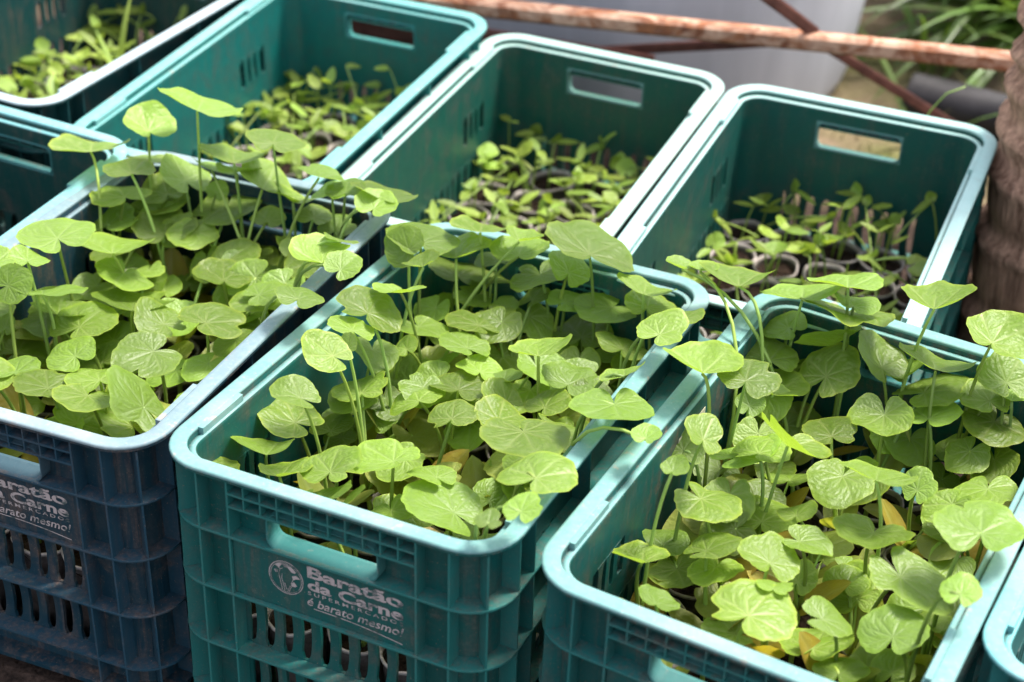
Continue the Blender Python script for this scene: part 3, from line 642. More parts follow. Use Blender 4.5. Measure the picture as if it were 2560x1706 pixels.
def vrib(side, u, z0=.0045, z1=H-.0032, d0=RIBD+.0006, w=.0014, name='vertical_rib'):
    P = PLACE[side]; mb = MB(); w2 = w*.75; z1m = min(z1, H-.0105)
    mb.box8([P(u-w2, d0, z0), P(u+w2, d0, z0), P(u+w, OUT+.0004, z0), P(u-w, OUT+.0004, z0), P(u-w2, d0, z1m), P(u+w2, d0, z1m), P(u+w, OUT+.0004, z1m), P(u-w, OUT+.0004, z1m)])
    if z1 > H-.01:
        mb.box8([P(u-w2, d0+.0001, zc-.0005) for zc in (z1m,)]+[P(u+w2, d0+.0001, z1m-.0005), P(u+w, .0158, z1m-.0005), P(u-w, .0158, z1m-.0005), P(u-w2, d0+.0001, z1), P(u+w2, d0+.0001, z1), P(u+w, .0158, z1), P(u-w, .0158, z1)])
    part(name, mb.me(name))
for side in ('front', 'back'):
    for u in (-.129, -.0965, .0965, .129): vrib(side, u)
for side in ('left', 'right'):
    for u in (-.221, -.19, -.069, .069, .19, .221): vrib(side, u)
for sx in (-1, 1):
    for sy in (-1, 1):
        cx, cy = sx*(W/2-.05), sy*(L/2-.05); d = Vector((sx, sy, 0)).normalized(); n_ = Vector((-d.y, d.x, 0)); mb = MB()
        r0, r1 = .05-OUT-.0003, .05-RIBD-.0006
        q = [Vector((cx, cy, 0))+d*r+n_*s for r, s in ((r0, -.0014), (r1, -.001), (r1, .001), (r0, .0014))]
        mb.box8([(p.x, p.y, .0045) for p in q]+[(p.x, p.y, H-.0105) for p in q]); part('vertical_rib', mb.me('vertical_rib'))
for side in ('front', 'back'):
    for k in range(10): vrib(side, -.0965+.01755*(k+1), .2735, H-.0032, RIBD+.0009, .0010, 'grid_rib')
    P = PLACE[side]
    for z in (.2885, .2745):
        mb = MB(); u = .0962
        mb.box8([P(-u, RIBD+.0004, z-.0012), P(u, RIBD+.0004, z-.0012), P(u, OUT+.0003, z-.0012), P(-u, OUT+.0003, z-.0012), P(-u, RIBD+.0004, z+.0012), P(u, RIBD+.0004, z+.0012), P(u, OUT+.0003, z+.0012), P(-u, OUT+.0003, z+.0012)])
        part('grid_rib', mb.me('grid_rib'))
    part('handle_frame', handle_mesh(side), M_HND)
    mb = MB(); z0, z1, d0, u = .1764, .2384, .0075, .0945
    mb.box8([P(-u, d0, z0), P(u, d0, z0), P(u, OUT+.0002, z0), P(-u, OUT+.0002, z0), P(-u, d0, z1), P(u, d0, z1), P(u, OUT+.0002, z1), P(-u, OUT+.0002, z1)])
    part('logo_panel', mb.me('logo_panel'))
    for z0, z1, bow in ((.108, .1715, .0028), (.040, .102, .0034)):
        for k in range(9): part('slat', slat_mesh(side, -.0806+.02015*k, z0, z1, .0098, bow))
for side in ('left', 'right'):
    for a, b in ((-.205, -.075), (-.062, .062), (.075, .205)):
        for z0, z1 in ((.108, .1715), (.040, .102)):
            for k in range(6): part('slat', slat_mesh(side, a+(b-a)*(k+.5)/6, z0, z1, .0118, .0024))
    for a, b in ((-.178, -.112), (.112, .178)):
        for k in range(3): part('slat', slat_mesh(side, a+(b-a)*(k+1)/4, .203, .245, .0085, .0016))

# print on the end panel of the front crates: flat lettering of the supermarket
def text_mesh(txt, width, height, shear=0, off=0, space=1.0):
    cu = bpy.data.curves.new('lettering', 'FONT'); cu.body = txt; cu.size = 1; cu.shear = shear; cu.offset = off; cu.space_character = space; cu.extrude = .0; cu.resolution_u = 4
    o = bpy.data.objects.new('lettering', cu); col.objects.link(o); bpy.context.view_layer.update()
    me = bpy.data.meshes.new_from_object(o.evaluated_get(bpy.context.evaluated_depsgraph_get())); bpy.data.objects.remove(o)
    xs = [v.co.x for v in me.vertices]; ys = [v.co.y for v in me.vertices]
    sx, sy = width/(max(xs)-min(xs)), height/.73
    for v in me.vertices: v.co = Vector(((v.co.x-min(xs))*sx, 0, v.co.y*sy))
    me.name = 'lettering'; return me
def flat_mesh(name, polys):
    mb = MB()
    for p in polys: mb.add([(x, 0, z) for x, z in p], [tuple(range(len(p)))])
    return mb.me(name)
def stroke(pts, w):
    out = []
    for (x0, z0), (x1, z1) in zip(pts[:-1], pts[1:]):
        d = Vector((x1-x0, z1-z0)); d.normalize(); nx, nz = -d.y*w/2, d.x*w/2
        out.append([(x0+nx, z0+nz), (x0-nx, z0-nz), (x1-nx, z1-nz), (x1+nx, z1+nz)])
    return out
def circ(cx, cz, r, n=36, a0=0, a1=2*PI): return [(cx+r*math.cos(a0+(a1-a0)*k/n), cz+r*math.sin(a0+(a1-a0)*k/n)) for k in range(n+1)]
def sc(pts, s=.018): return [(x*s, z*s) for x, z in pts]
bull = stroke(circ(0, 0, .0180), .0009) + stroke(circ(0, 0, .0163), .0005)
bull += [sc([(-.62, .62), (-.42, .80), (-.18, .83), (-.30, .66), (-.40, .52)]), sc([(-.18, .83), (.10, .86), (.38, .74), (.12, .68), (-.10, .64)]), sc([(.38, .74), (.62, .52), (.52, .42), (.34, .44), (.12, .68)]),
         sc([(-.70, .30), (-.52, .42), (-.46, .20), (-.62, .16)]), sc([(.34, .20), (.62, .34), (.84, .16), (.60, .10), (.44, -.02)]), sc([(.28, -.30), (.46, -.12), (.66, -.34), (.48, -.44), (.30, -.42)])]
for ln in ([(-.34, .44), (-.42, .10), (-.34, -.30), (-.24, -.82)], [(-.22, .20), (-.26, -.10), (-.16, -.50), (-.10, -.84)], [(-.10, -.34), (-.02, -.62), (.02, -.74)], [(.36, -.40), (.22, -.62), (.16, -.86)], [(.24, -.44), (.12, -.66), (.08, -.84)],
           [(-.46, .52), (-.30, .46), (-.20, .54)], [(.42, .02), (.36, -.14), (.28, -.30)]):
    bull += stroke(sc(ln), .0006)
PRINT = [('emblem', flat_mesh('emblem', bull), (-.0386, .2125)),
         ('lettering', text_mesh('Baratão', .0985, .0128, 0, .03), (-.0158, .2218)),
         ('lettering', text_mesh('da Carne', .0985, .0120, 0, .03), (-.0158, .2078)),
         ('lettering', text_mesh('SUPERMERCADOS', .0985, .0040, 0, .012, 1.5), (-.0158, .2017)),
         ('lettering', text_mesh('é barato mesmo!', .1000, .0098, .25, .012), (-.0168, .1895)),
         ('underline', flat_mesh('underline', stroke([(-.010+.092*k/8, .1868-.0008*k+.0022*math.sin(PI*k/8)) for k in range(9)], .0011)), (0, 0))]
for _, me, _p in PRINT: me.materials.append(M_PRINT)

CRATE_INFO = {
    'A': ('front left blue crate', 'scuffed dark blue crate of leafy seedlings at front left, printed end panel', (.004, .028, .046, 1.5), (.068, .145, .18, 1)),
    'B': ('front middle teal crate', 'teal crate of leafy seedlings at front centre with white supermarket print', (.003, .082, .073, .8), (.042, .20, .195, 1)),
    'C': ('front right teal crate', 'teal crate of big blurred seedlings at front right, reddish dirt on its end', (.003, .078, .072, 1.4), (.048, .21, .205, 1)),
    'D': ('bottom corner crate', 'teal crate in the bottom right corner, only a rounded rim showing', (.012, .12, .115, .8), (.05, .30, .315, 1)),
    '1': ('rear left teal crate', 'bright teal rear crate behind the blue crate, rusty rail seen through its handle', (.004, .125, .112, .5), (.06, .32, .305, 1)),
    '2': ('rear middle teal crate', 'green teal rear crate between two others, worn rim coloured sunlit white and small seedlings', (.003, .078, .056, .7), (.30, .50, .45, 1)),  # whiter rim colour holds sunlit brightness as well as wear
    '3': ('rear right teal crate', 'rear teal crate beside the palm trunk, sparse seedlings in round pots', (.003, .074, .060, .6), (.27, .49, .46, 1)),  # rim colour whitened too, with the sun's brightness put in
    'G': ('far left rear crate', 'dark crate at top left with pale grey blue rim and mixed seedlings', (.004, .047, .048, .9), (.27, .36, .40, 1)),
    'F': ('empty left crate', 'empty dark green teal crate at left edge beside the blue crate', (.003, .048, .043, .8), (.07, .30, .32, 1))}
CM = {}
for key, (x, y, yaw, z, pitch, roll) in CRATES.items():
    short, label, cbody, crim = CRATE_INFO[key]
    root = empty('plastic_crate'); tag(root, label, 'crate', 'plastic produce crates on the ground')
    Mx = Matrix.Translation((x, y, z)) @ Matrix.Rotation(yaw, 4, 'Z') @ Matrix.Rotation(-math.atan(roll), 4, 'Y') @ Matrix.Rotation(math.atan(pitch), 4, 'X')
    root.matrix_world = Mx; CM[key] = Mx
    logo = None
    for name, me in PARTS:
        o = obj(name, me, root); o.color = crim if name in ('rim', 'stacking_lug', 'rim_ledge') else tuple(a_*.28+b_*.9 for a_, b_ in zip(crim, cbody)) if name == 'handle_frame' else cbody  # rim tops get a paler colour: wear plus painted-in top light
        if name == 'logo_panel' and logo is None: logo = o
    if key in 'ABC':
        for name, me, (u, zz) in PRINT:
            o = obj(name, me, logo, None, (u, -L/2+.0072, zz))

# paper label on the inner left wall of the front right crate
lab = empty('paper_label'); tag(lab, 'small handwritten paper label inside the front right crate, on its left wall', 'label')
lab.matrix_world = CM['C'] @ Matrix.Translation((-W/2+IN+.001, .030, .262)) @ Matrix.Rotation(PI/2, 4, 'Z')
mb = MB(); mb.box(-.032, .032, -.0003, .0003, -.017, .022); obj('paper', mb.me('paper'), lab, M_PAPER)
tm = text_mesh('6010', .020, .009, .2, 0); o = obj('lettering', tm, lab, M_INK, (-.004, -.0006, -.006)); o.rotation_euler = (0, math.radians(-50), 0)

# ------------------------------------------------------------------ seedling meshes
def leaf_variant(seed, funnel):
    r = random.Random(seed); nphi, nr = 56, 11
    c1 = r.uniform(.10, .20) if funnel == 2 else r.uniform(.22, .38) if funnel else r.uniform(.02, .17)
    c3 = r.uniform(-.03, .10) if not funnel else r.uniform(-.06, .04)
    f2, p2 = r.uniform(.02, .06), r.uniform(0, 2*PI); f3, p3 = r.uniform(.010, .032), r.uniform(0, 2*PI); f7, p7 = r.uniform(.004, .012), r.uniform(0, 2*PI)
    fold = r.uniform(-.02, .06) if funnel == 2 else r.uniform(.0, .2) if funnel else r.uniform(-.06, .13)
    asym = r.uniform(-.06, .06); point = r.uniform(-.01, .06); notch = r.uniform(.16, .34); wide = r.uniform(.96, 1.08)
    w5 = r.uniform(.008, .024); sc_ = [r.uniform(.004, .011), r.uniform(0, 6)]; curl = r.uniform(-.05, .05)
    bites = [(r.uniform(-2.2, 2.2), r.uniform(.07, .3), r.uniform(.08, .32)) for _ in range(r.choice([0, 0, 0, 1, 1, 2]))]
    prim = [0, .68, -.68, 1.35, -1.35, 2.05, -2.05, 2.6, -2.6]
    prim = [a+r.uniform(-.05, .05) for a in prim]
    segs = []
    for a in prim:
        d = Vector((math.sin(a), math.cos(a))); ln = .62-.12*abs(a)
        segs.append((Vector((0, 0)), d*ln, 1.0))
        for q in range(1, 4):
            b = d*ln*(.22+.22*q)
            for s in (-1, 1):
                a2 = a+s*r.uniform(.55, .8); segs.append((b, b+Vector((math.sin(a2), math.cos(a2)))*ln*.42*(1-.15*q), .55))
    def vdist(p):
        best = 0
        for a, b, w in segs:
            ab = b-a; t = max(0, min(1, (p-a).dot(ab)/ab.length_squared)); d = (p-a-ab*t).length
            best = max(best, w*math.exp(-(d/.014)**2))
        return best
    vs, fs, vein, edge = [(0, 0, 0)], [], [1.0], [0.0]; h0 = 0
    off = Vector((r.uniform(-9, 9), r.uniform(-9, 9), r.uniform(-9, 9)))
    for i in range(1, nr+1):
        t = (i/nr)**.9
        for k in range(nphi):
            a = -PI + 2*PI*(k+.5)/nphi
            R0 = .495+.115*math.cos(a)+point*math.exp(-(a/.35)**2)+asym*math.sin(a)+.02*math.cos(2*a)
            R0 += w5*math.cos(5*a*.92) + sc_[0]*math.sin(15*a+sc_[1]) + .012*noise.noise(Vector((a*2.2, seed, 0)))
            for ba, bw, bd in bites: R0 *= 1-bd*math.exp(-((a-ba)/bw)**2)
            R0 *= 1-math.exp(-(max(0, PI-abs(a))/notch)**1.5)*.92
            x, y = math.sin(a)*R0*t*wide, math.cos(a)*R0*t
            rho = math.hypot(x, y)/.5
            z = c1*.5*rho**1.25 - c3*.5*rho**3 + f2*rho**1.6*math.sin(2*a+p2) + f3*rho**2*math.sin(3*a+p3) + f7*rho**3*math.sin(7*a+p7) + fold*abs(x)*.9 + curl*y*abs(y)*2
            v = vdist(Vector((x, y))); z += .0065*(1-v)*min(1, rho*2)*(.55+.45*noise.noise(Vector((x*9, y*9, 0))+off))
            z += .018*noise.noise(Vector((x*5, y*5, 2))+off)*min(1, rho)
            vs.append((x, y, z)); vein.append(v); edge.append(max(0, (t-.88)/.12)**1.5)
    for k in range(nphi-1): fs.append((0, 1+k+1, 1+k))
    for i in range(nr-1):
        for k in range(nphi-1):
            a = 1+i*nphi+k; fs.append((a, a+1, a+nphi+1, a+nphi))
    return mesh('leaf', vs, fs, True, {'vein': vein, 'edge': edge})
FLAT = [leaf_variant(s, False) for s in range(34)]; FUN = [leaf_variant(100+s, True) for s in range(12)]; DISH = [leaf_variant(150+s, 2) for s in range(12)]
for m_ in FLAT+FUN+DISH: m_.materials.append(M_LEAF)
PALE = [leaf_variant(300+s, False) for s in range(6)]
for m_ in PALE: m_.materials.append(M_COT)
def cot_variant(seed, mat):
    r = random.Random(seed); nu, nv = 12, 6; vs, fs, vein, edge = [], [], [], []
    cup, bend, tw = r.uniform(.05, .35), r.uniform(-.28, .22), r.uniform(-.35, .35); wd = r.uniform(.25, .33) if seed < 40 else r.uniform(.19, .27)
    for i in range(nu+1):
        t = i/nu; hw = wd*(max(0, math.sin(PI*min(1, t**.72*.995+.004))))**.62*(1 if t < .98 else .7)+.012*(1-t)
        for j in range(nv+1):
            s = -1+2*j/nv; x = s*hw
            z = cup*x*x*1.6 + bend*t*t*.6 + tw*x*t*.5 + .012*noise.noise(Vector((x*7, t*5, seed)))
            vs.append((x, t, z)); vein.append(max(math.exp(-(x/.03)**2), .6*math.exp(-((abs(x)-hw*.5)/.025)**2))); edge.append(max(0, abs(s)-.7)/.3)
    for i in range(nu):
        for j in range(nv):
            a = i*(nv+1)+j; fs.append((a, a+1, a+nv+2, a+nv+1))
    me = mesh('cotyledon', vs, fs, True, {'vein': vein, 'edge': edge}); me.materials.append(mat); return me
COT = [cot_variant(s, M_COT) for s in range(8)]; YEL = [cot_variant(20+s, M_YEL) for s in range(4)]; YOUNG = [cot_variant(40+s, M_SMALL) for s in range(10)]
YTRUE = []
for s in range(6):
    m_ = leaf_variant(200+s, s % 2 == 0); m_.materials.append(M_SMALL); YTRUE.append(m_)

def bez(p0, p1, p2, n): return [p0*(1-t)**2 + p1*2*t*(1-t) + p2*t*t for t in [i/n for i in range(n+1)]]
def orient(o, base, y, n, size):
    y = y.normalized(); n = (n - y*n.dot(y)).normalized(); x = y.cross(n)
    m = Matrix((x, y, n)).transposed().to_4x4(); m.translation = base
    o.matrix_local = m @ Matrix.Scale(size, 4)
def limb(name, parent, pts, r0, r1, n=6):
    m = len(pts); v, f = tube(pts, [r0+(r1-r0)*i/(m-1) for i in range(m)], n); me = mesh(name, v, f, True); me.materials.append(M_STEM)
    return obj(name, me, parent)

# pots: one wall mesh with a rolled dusty lip, one domed soil mesh, a few wobbles of each
def pot_mesh(seed):
    r = random.Random(seed); n = 20; vs, fs = [], []
    ph, am = r.uniform(0, 6), r.uniform(.0006, .0022)
    prof = [(.022, .0), (.0285, .108), (.0312, .1095), (.0318, .112), (.0308, .1135), (.0290, .1128), (.0282, .108), (.0275, .085)]
    for rad, z in prof:
        for k in range(n):
            a = 2*PI*k/n; q = rad + am*math.sin(2*a+ph)*(z/.11) + am*.5*math.sin(5*a+ph*2)*(z/.11)
            vs.append((q*math.cos(a), q*math.sin(a), z + .0012*math.sin(3*a+ph)*(z/.11)))
    lip, wall = [], [tuple(range(n-1, -1, -1))]
    for i in range(len(prof)-1):
        for k in range(n): (lip if 1 <= i <= 5 else wall).append((i*n+k, i*n+(k+1) % n, (i+1)*n+(k+1) % n, (i+1)*n+k))
    res = []
    for nm, ff in (('pot_wall', wall), ('pot_lip', lip)):
        me = mesh(nm, vs, ff, True); bm = bmesh.new(); bm.from_mesh(me); bmesh.ops.delete(bm, geom=[q for q in bm.verts if not q.link_faces], context='VERTS'); bm.to_mesh(me); bm.free(); res.append(me)
    return res
def soil_mesh(seed):
    vs, fs = [(0, 0, .104)], []; n, m = 18, 6
    for i in range(1, m+1):
        for k in range(n):
            a = 2*PI*k/n; q = .0278*i/m; x, y = q*math.cos(a), q*math.sin(a)
            vs.append((x, y, .1015+.005*noise.noise(Vector((x*90, y*90, seed)))+.0025*noise.noise(Vector((x*260, y*260, seed)))))
    for k in range(n): fs.append((0, 1+k, 1+(k+1) % n))
    for i in range(m-1):
        for k in range(n): a = 1+i*n; fs.append((a+k, a+n+k, a+n+(k+1) % n, a+(k+1) % n))
    return fixn(mesh('soil', vs, fs, False))
POTS = [pot_mesh(s) for s in range(6)]; SOILS = [soil_mesh(s*3.7) for s in range(6)]
for m_ in POTS: m_[0].materials.append(M_POT); m_[1].materials.append(M_LIP)
for m_ in SOILS: m_.materials.append(M_SOIL)
NUM = {0: 'leafless', 1: 'one-leaved', 2: 'two-leaved', 3: 'three-leaved', 4: 'four-leaved', 5: 'bushy'}

for key, plants in SEEDLINGS.items():
    Mx = CM[key]; big = key in 'ABC'; short = CRATE_INFO[key][0]; rr = random.Random('plants'+key)
    for (i, j, px, py, leaves) in plants:
        where = f'in {short}, {ORD[j]} row from front, {ORD[i]} from left'
        pot = empty('nursery_pot'); pot.matrix_world = Mx @ Matrix.Translation((px, py, .0095)) @ Matrix.Rotation(rr.uniform(0, 6), 4, 'Z')
        tag(pot, 'dark nursery pot '+where, 'pot', 'nursery pots in the '+short)
        v = rr.randrange(6); obj('pot_wall', POTS[v][0], pot); obj('pot_lip', POTS[v][1], pot); obj('soil', SOILS[rr.randrange(6)], pot)
        if not big and not leaves and rr.random() < .1: continue
        base = Vector((px+rr.uniform(-.008, .008), py+rr.uniform(-.008, .008), .109))
        root = empty('squash_seedling'); root.matrix_world = Mx @ Matrix.Translation(base)
        if big:
            nodez = rr.uniform(.045, .085)
            mean = Vector((0, 0, 0))
            for q in leaves: mean += Vector((q[0]/1000, q[1]/1000, 0))/len(leaves)
            lean = (mean-Vector((base.x, base.y, 0)))*.25 if leaves else Vector((rr.uniform(-.01, .01), rr.uniform(-.01, .01), 0))
            if lean.length > .02: lean *= .02/lean.length
            node = Vector((lean.x, lean.y, nodez))
            limb('stem', root, bez(Vector((0, 0, -.008)), Vector((lean.x*.1, lean.y*.1, nodez*.6)), node, 5), .0028, .0024)
            def inside(v_, mx=.147, my=.243): return abs(base.x+v_.x) < mx and abs(base.y+v_.y) < my
            for _t in range(24):
                a0 = rr.uniform(0, 2*PI)
                if inside(node+Vector((math.cos(a0), math.sin(a0), 0))*.070) and inside(node-Vector((math.cos(a0), math.sin(a0), 0))*.070): break
            for s in (0, 1):
                a = a0+PI*s+rr.uniform(-.12, .12); up = rr.uniform(.2, 1.7)
                for _t in range(40):
                    if inside(node+Vector((math.cos(a), math.sin(a), 0))*.066): break
                    a = rr.uniform(0, 2*PI)
                y = Vector((math.cos(a), math.sin(a), up)); sz = rr.uniform(.046, .068)
                o = obj('cotyledon', rr.choice(YEL if rr.random() < .3 else COT), root); orient(o, node, y, Vector((0, 0, 1)), sz)
            nl = 0
            for q in leaves:
                P = Vector(q[0:3])/1000-base; n = Vector(q[3:6]); y = Vector(q[6:9]); s = q[9]/1000; n.normalize(); y.normalize()
                fun = q[10] if len(q) > 10 else 0
                at = P-y*(.14*s)-n*((.02, .10, .045)[fun]*s)
                top = at - n*.001
                mid = node.lerp(top, .5); mid = Vector((node.x*.62+top.x*.38, node.y*.62+top.y*.38, node.z*.4+top.z*.6+.012))
                mid += Vector((rr.uniform(-.012, .012), rr.uniform(-.012, .012), 0))
                if abs(top.x+base.x) > .135: mid = Vector((max(-.128, min(.128, top.x+base.x))-base.x, mid.y, top.z+.012))
                limb('petiole', root, bez(node, mid, top, 8), .0023, .0015)
                fun = q[10] if len(q) > 10 else 0
                o = obj('leaf', rr.choice((FLAT, FUN, DISH)[fun]), root); orient(o, at, y, n, s); nl += 1
            if True:        # younger leaves low down under the canopy
                for e in range((2 if len(leaves) < 2 else 1) if j > 0 else 1):
                    for _t in range(24):
                        a = rr.uniform(0, 2*PI)
                        if inside(node+Vector((math.cos(a), math.sin(a), 0))*.072): break
                    at = node+Vector((math.cos(a)*.03, math.sin(a)*.034, rr.uniform(.015, .06)))
                    s = rr.uniform(.036, .058)
                    lx, ly = at.x+base.x, at.y+base.y
                    if abs(lx) > .13 or abs(ly) > .215: at.x *= .2; at.y *= .2
                    limb('petiole', root, bez(node, node.lerp(at, .4)+Vector((0, 0, .012)), at, 5), .0017, .0012)
                    o = obj('leaf', rr.choice(FLAT if rr.random() < .7 else PALE), root); orient(o, at, Vector((math.cos(a), math.sin(a), rr.uniform(-.4, .2))), Vector((rr.uniform(-.4, .4), rr.uniform(-.6, .1), 1)), s); nl += 1
            for e in range({'A': 2, 'B': 2, 'C': 1}[key] if j >= 3 else 0):     # middle storey that closes the canopy
                if rr.random() < .3: continue
                for _t in range(24):
                    at = Vector((rr.uniform(-.05, .05), rr.uniform(-.05, .05), rr.uniform(.115, .165)))
                    if inside(at, .12, .21): break
                else: continue
                a = rr.uniform(-2.6, -.5); s = rr.uniform(.042, .060)
                limb('petiole', root, bez(node, Vector((node.x*.7+at.x*.3, node.y*.7+at.y*.3, at.z*.75)), at, 7), .0020, .0014)
                o = obj('leaf', rr.choice(FLAT), root); orient(o, at, Vector((math.cos(a), math.sin(a), rr.uniform(-.5, .1))), Vector((rr.uniform(-.3, .3), rr.uniform(-.45, .25), 1)), s); nl += 1
            bud = rr.choice(FLAT); o = obj('leaf', bud, root); a = rr.uniform(0, 6)
            orient(o, node+Vector((0, 0, .004)), Vector((math.cos(a)*.5, math.sin(a)*.5, 1)), Vector((math.cos(a+1.5), math.sin(a+1.5), .4)), rr.uniform(.012, .02))
            tag(root, f'{NUM[min(nl,5)]} squash seedling '+where, 'seedling', 'squash seedlings in the '+short)
        else:
            if leaves:
                q = leaves[0]; P = Vector(q[0:3])/1000-base; n = Vector(q[3:6]).normalized(); y = Vector(q[6:9]).normalized(); s = q[9]/1000*1.05
                node = P-y*(.52*s)-n*.002
                if node.z < .015: node.z = .015
            else:
                node = Vector((rr.uniform(-.012, .012), rr.uniform(-.012, .012), rr.uniform(.025, .05)))
            limb('stem', root, bez(Vector((0, 0, -.008)), Vector((node.x*.2, node.y*.2, node.z*.75)), node, 6), .0017, .0014)
            nl = 0
            def add_small(base_, y, n, s):
                if rr.random() < .2:
                    o = obj('leaf', rr.choice(YTRUE), root); orient(o, base_+y*.3*s, y, n, s*.9)
                else:
                    o = obj('cotyledon', rr.choice(YOUNG), root); orient(o, base_, y, n, s)
            if leaves:
                add_small(node, y, n, s); nl += 1
                if len(leaves) > 1:
                    q = leaves[1]; P2 = Vector(q[0:3])/1000-base; n2 = Vector(q[3:6]).normalized(); y2 = Vector(q[6:9]).normalized(); s2 = q[9]/1000
                    b2 = P2-y2*(.52*s2); limb('petiole', root, bez(node-Vector((0, 0, .006)), node.lerp(b2, .5)+Vector((0, 0, .004)), b2, 5), .0012, .0010)
                    add_small(b2, y2, n2, s2); nl += 1
                else:
                    y2 = Vector((-y.x+rr.uniform(-.3, .3), -y.y+rr.uniform(-.3, .3), rr.uniform(-.1, .5))); add_small(node, y2.normalized(), Vector((0, 0, 1)), s*rr.uniform(.75, 1)); nl += 1
            else:
                a = rr.uniform(0, 6)
                for e in (0, 1):
                    add_small(node, Vector((math.cos(a+PI*e), math.sin(a+PI*e), rr.uniform(.1, .8))).normalized(), Vector((0, 0, 1)), rr.uniform(.028, .042)); nl += 1
            a = rr.uniform(0, 6)
            o = obj('leaf', rr.choice(YTRUE), root); orient(o, node+Vector((0, 0, .002)), Vector((math.cos(a)*.6, math.sin(a)*.6, .9)).normalized(), Vector((math.cos(a+2), math.sin(a+2), .6)), rr.uniform(.010, .020)); nl += 1
            for e in range(2):       # a second small shoot of the same sowing shares the stem base
                if rr.random() < .35: continue
                b = Vector((rr.uniform(-.016, .016), rr.uniform(-.016, .016), -.008)); tp = b+Vector((rr.uniform(-.012, .012), rr.uniform(-.012, .012), rr.uniform(.045, .095)))
                limb('stem', root, bez(b, b.lerp(tp, .5)+Vector((rr.uniform(-.004, .004), 0, .008)), tp, 5), .0015, .0012); a = rr.uniform(0, 6)
                for h in (0, 1): add_small(tp, Vector((math.cos(a+PI*h), math.sin(a+PI*h), rr.uniform(0, .9))).normalized(), Vector((0, 0, 1)), rr.uniform(.024, .034))
                nl += 2
            tag(root, f'{NUM[min(nl,5)]} young seedling '+where, 'seedling', 'young seedlings in the '+short)

# a stray grass plant among the seedlings of the far left crate
def blade(name, parent, base, az, length, width, arch, lift, mat, n=9, tw=0):
    vs, fs, vein, edge = [], [], [], []
    p = base.copy(); el = lift; st = length/n
    for i in range(n+1):
        t = i/n; w = width*.5*min(1, t*5+.45)*(1-t**2.2)**.8+.0003
        d = Vector((math.cos(az)*math.cos(el), math.sin(az)*math.cos(el), math.sin(el))); s = Vector((-math.sin(az), math.cos(az), 0)); nn = s.cross(d)
        s2 = s*math.cos(tw*t)+nn*math.sin(tw*t)
        vs += [p-s2*w+nn*w*.35, p.copy(), p+s2*w+nn*w*.35]; vein += [0, 1, 0]; edge += [.6, 0, .6]
        p = p+d*st; el -= arch/n
    for i in range(n):
        a = i*3; fs += [(a, a+1, a+4, a+3), (a+1, a+2, a+5, a+4)]
    me = mesh(name, vs, fs, True, {'vein': vein, 'edge': edge}); me.materials.append(mat); return obj(name, me, parent)
gp = empty('grass_plant'); gp.matrix_world = CM['G'] @ Matrix.Translation((.035, .06, .11)); tag(gp, 'tall pale grass plant with narrow blades in the far left rear crate', 'grass plant')
rg = random.Random(5)
limb('stem', gp, [Vector((0, 0, -.02)), Vector((.002, 0, .04)), Vector((.001, .003, .09))], .003, .0022)
for az, ln, ar, li, z in ((2.6, .13, .9, 1.2, .03), (.6, .12, 1.5, 1.3, .06), (3.6, .09, .8, 1.3, .07), (5.4, .10, 1.4, 1.1, .05), (1.6, .12, .6, 1.45, .085)):
    blade('leaf', gp, Vector((0, 0, z)), az, ln, .011, ar, li, M_SMALL, 8)

# ------------------------------------------------------------------ palm trunk
def build_trunk():
    root = empty('palm_tree', (.462, .800, 0)); tag(root, 'rough brown ringed palm trunk at right beside the rear crate', 'palm tree')
    n, m = 64, 150; vs, fs = [], []; top = 1.32
    rings = [.10, .205, .29, .345, .392, .44, .50, .57, .65, .74, .83, .93, 1.03, 1.14, 1.25]
    rd = random.Random(8); til = [(rd.uniform(0, 6), rd.uniform(.004, .014)) for _ in rings]
    for i in range(m+1):
        z = -.03+(top+.03)*i/m
        for k in range(n):
            a = 2*PI*k/n; r = .106+.010*math.exp(-max(z, 0)/.12)-.016*z
            for (zr, (pa, am)) in zip(rings, til):
                d = z-(zr+am*math.sin(a+pa))
                r += .0085*math.exp(-(d/.009)**2) - (.0065*math.exp(-((d-.02)/.014)**2))
                if 0 > d > -.05: r += .003*(1+d/.05)
            r += .0035*noise.noise(Vector((math.cos(a)*11, math.sin(a)*11, z*4))) + .0022*noise.noise(Vector((math.cos(a)*34, math.sin(a)*34, z*7)))
            vs.append((r*math.cos(a)-.022*z, r*math.sin(a), z))
    for i in range(m):
        for k in range(n): fs.append((i*n+k, i*n+(k+1) % n, (i+1)*n+(k+1) % n, (i+1)*n+k))
    fs.append(tuple(range(m*n, (m+1)*n)))
    obj('trunk', mesh('trunk', vs, fs, True), root, M_TRUNK)
build_trunk()

# ------------------------------------------------------------------ rusty rail frame behind the rear crates
def bar_mesh(name, p0, p1, w, h, seg=12, bevel=.2, rnd=None):
    # local x along the bar; the object is then turned so the grain and paint run along it
    ln = (p1-p0).length; vs, fs = [], []; b = bevel
    pr = [(-w/2, -h/2+b*h), (-w/2+b*w, -h/2), (w/2-b*w, -h/2), (w/2, -h/2+b*h), (w/2, h/2-b*h), (w/2-b*w, h/2), (-w/2+b*w, h/2), (-w/2, h/2-b*h)]
    for i in range(seg+1):
        x = ln*i/seg
        for y, z in pr: vs.append((x, y+.0012*noise.noise(Vector((x*9, 1, 0))), z+.0012*noise.noise(Vector((x*9, 5, 0)))))
    for i in range(seg):
        for k in range(8): fs.append((i*8+k, i*8+(k+1) % 8, (i+1)*8+(k+1) % 8, (i+1)*8+k))
    fs += [tuple(range(7, -1, -1)), tuple(range(seg*8, seg*8+8))]
    return fixn(mesh(name, vs, fs, False))
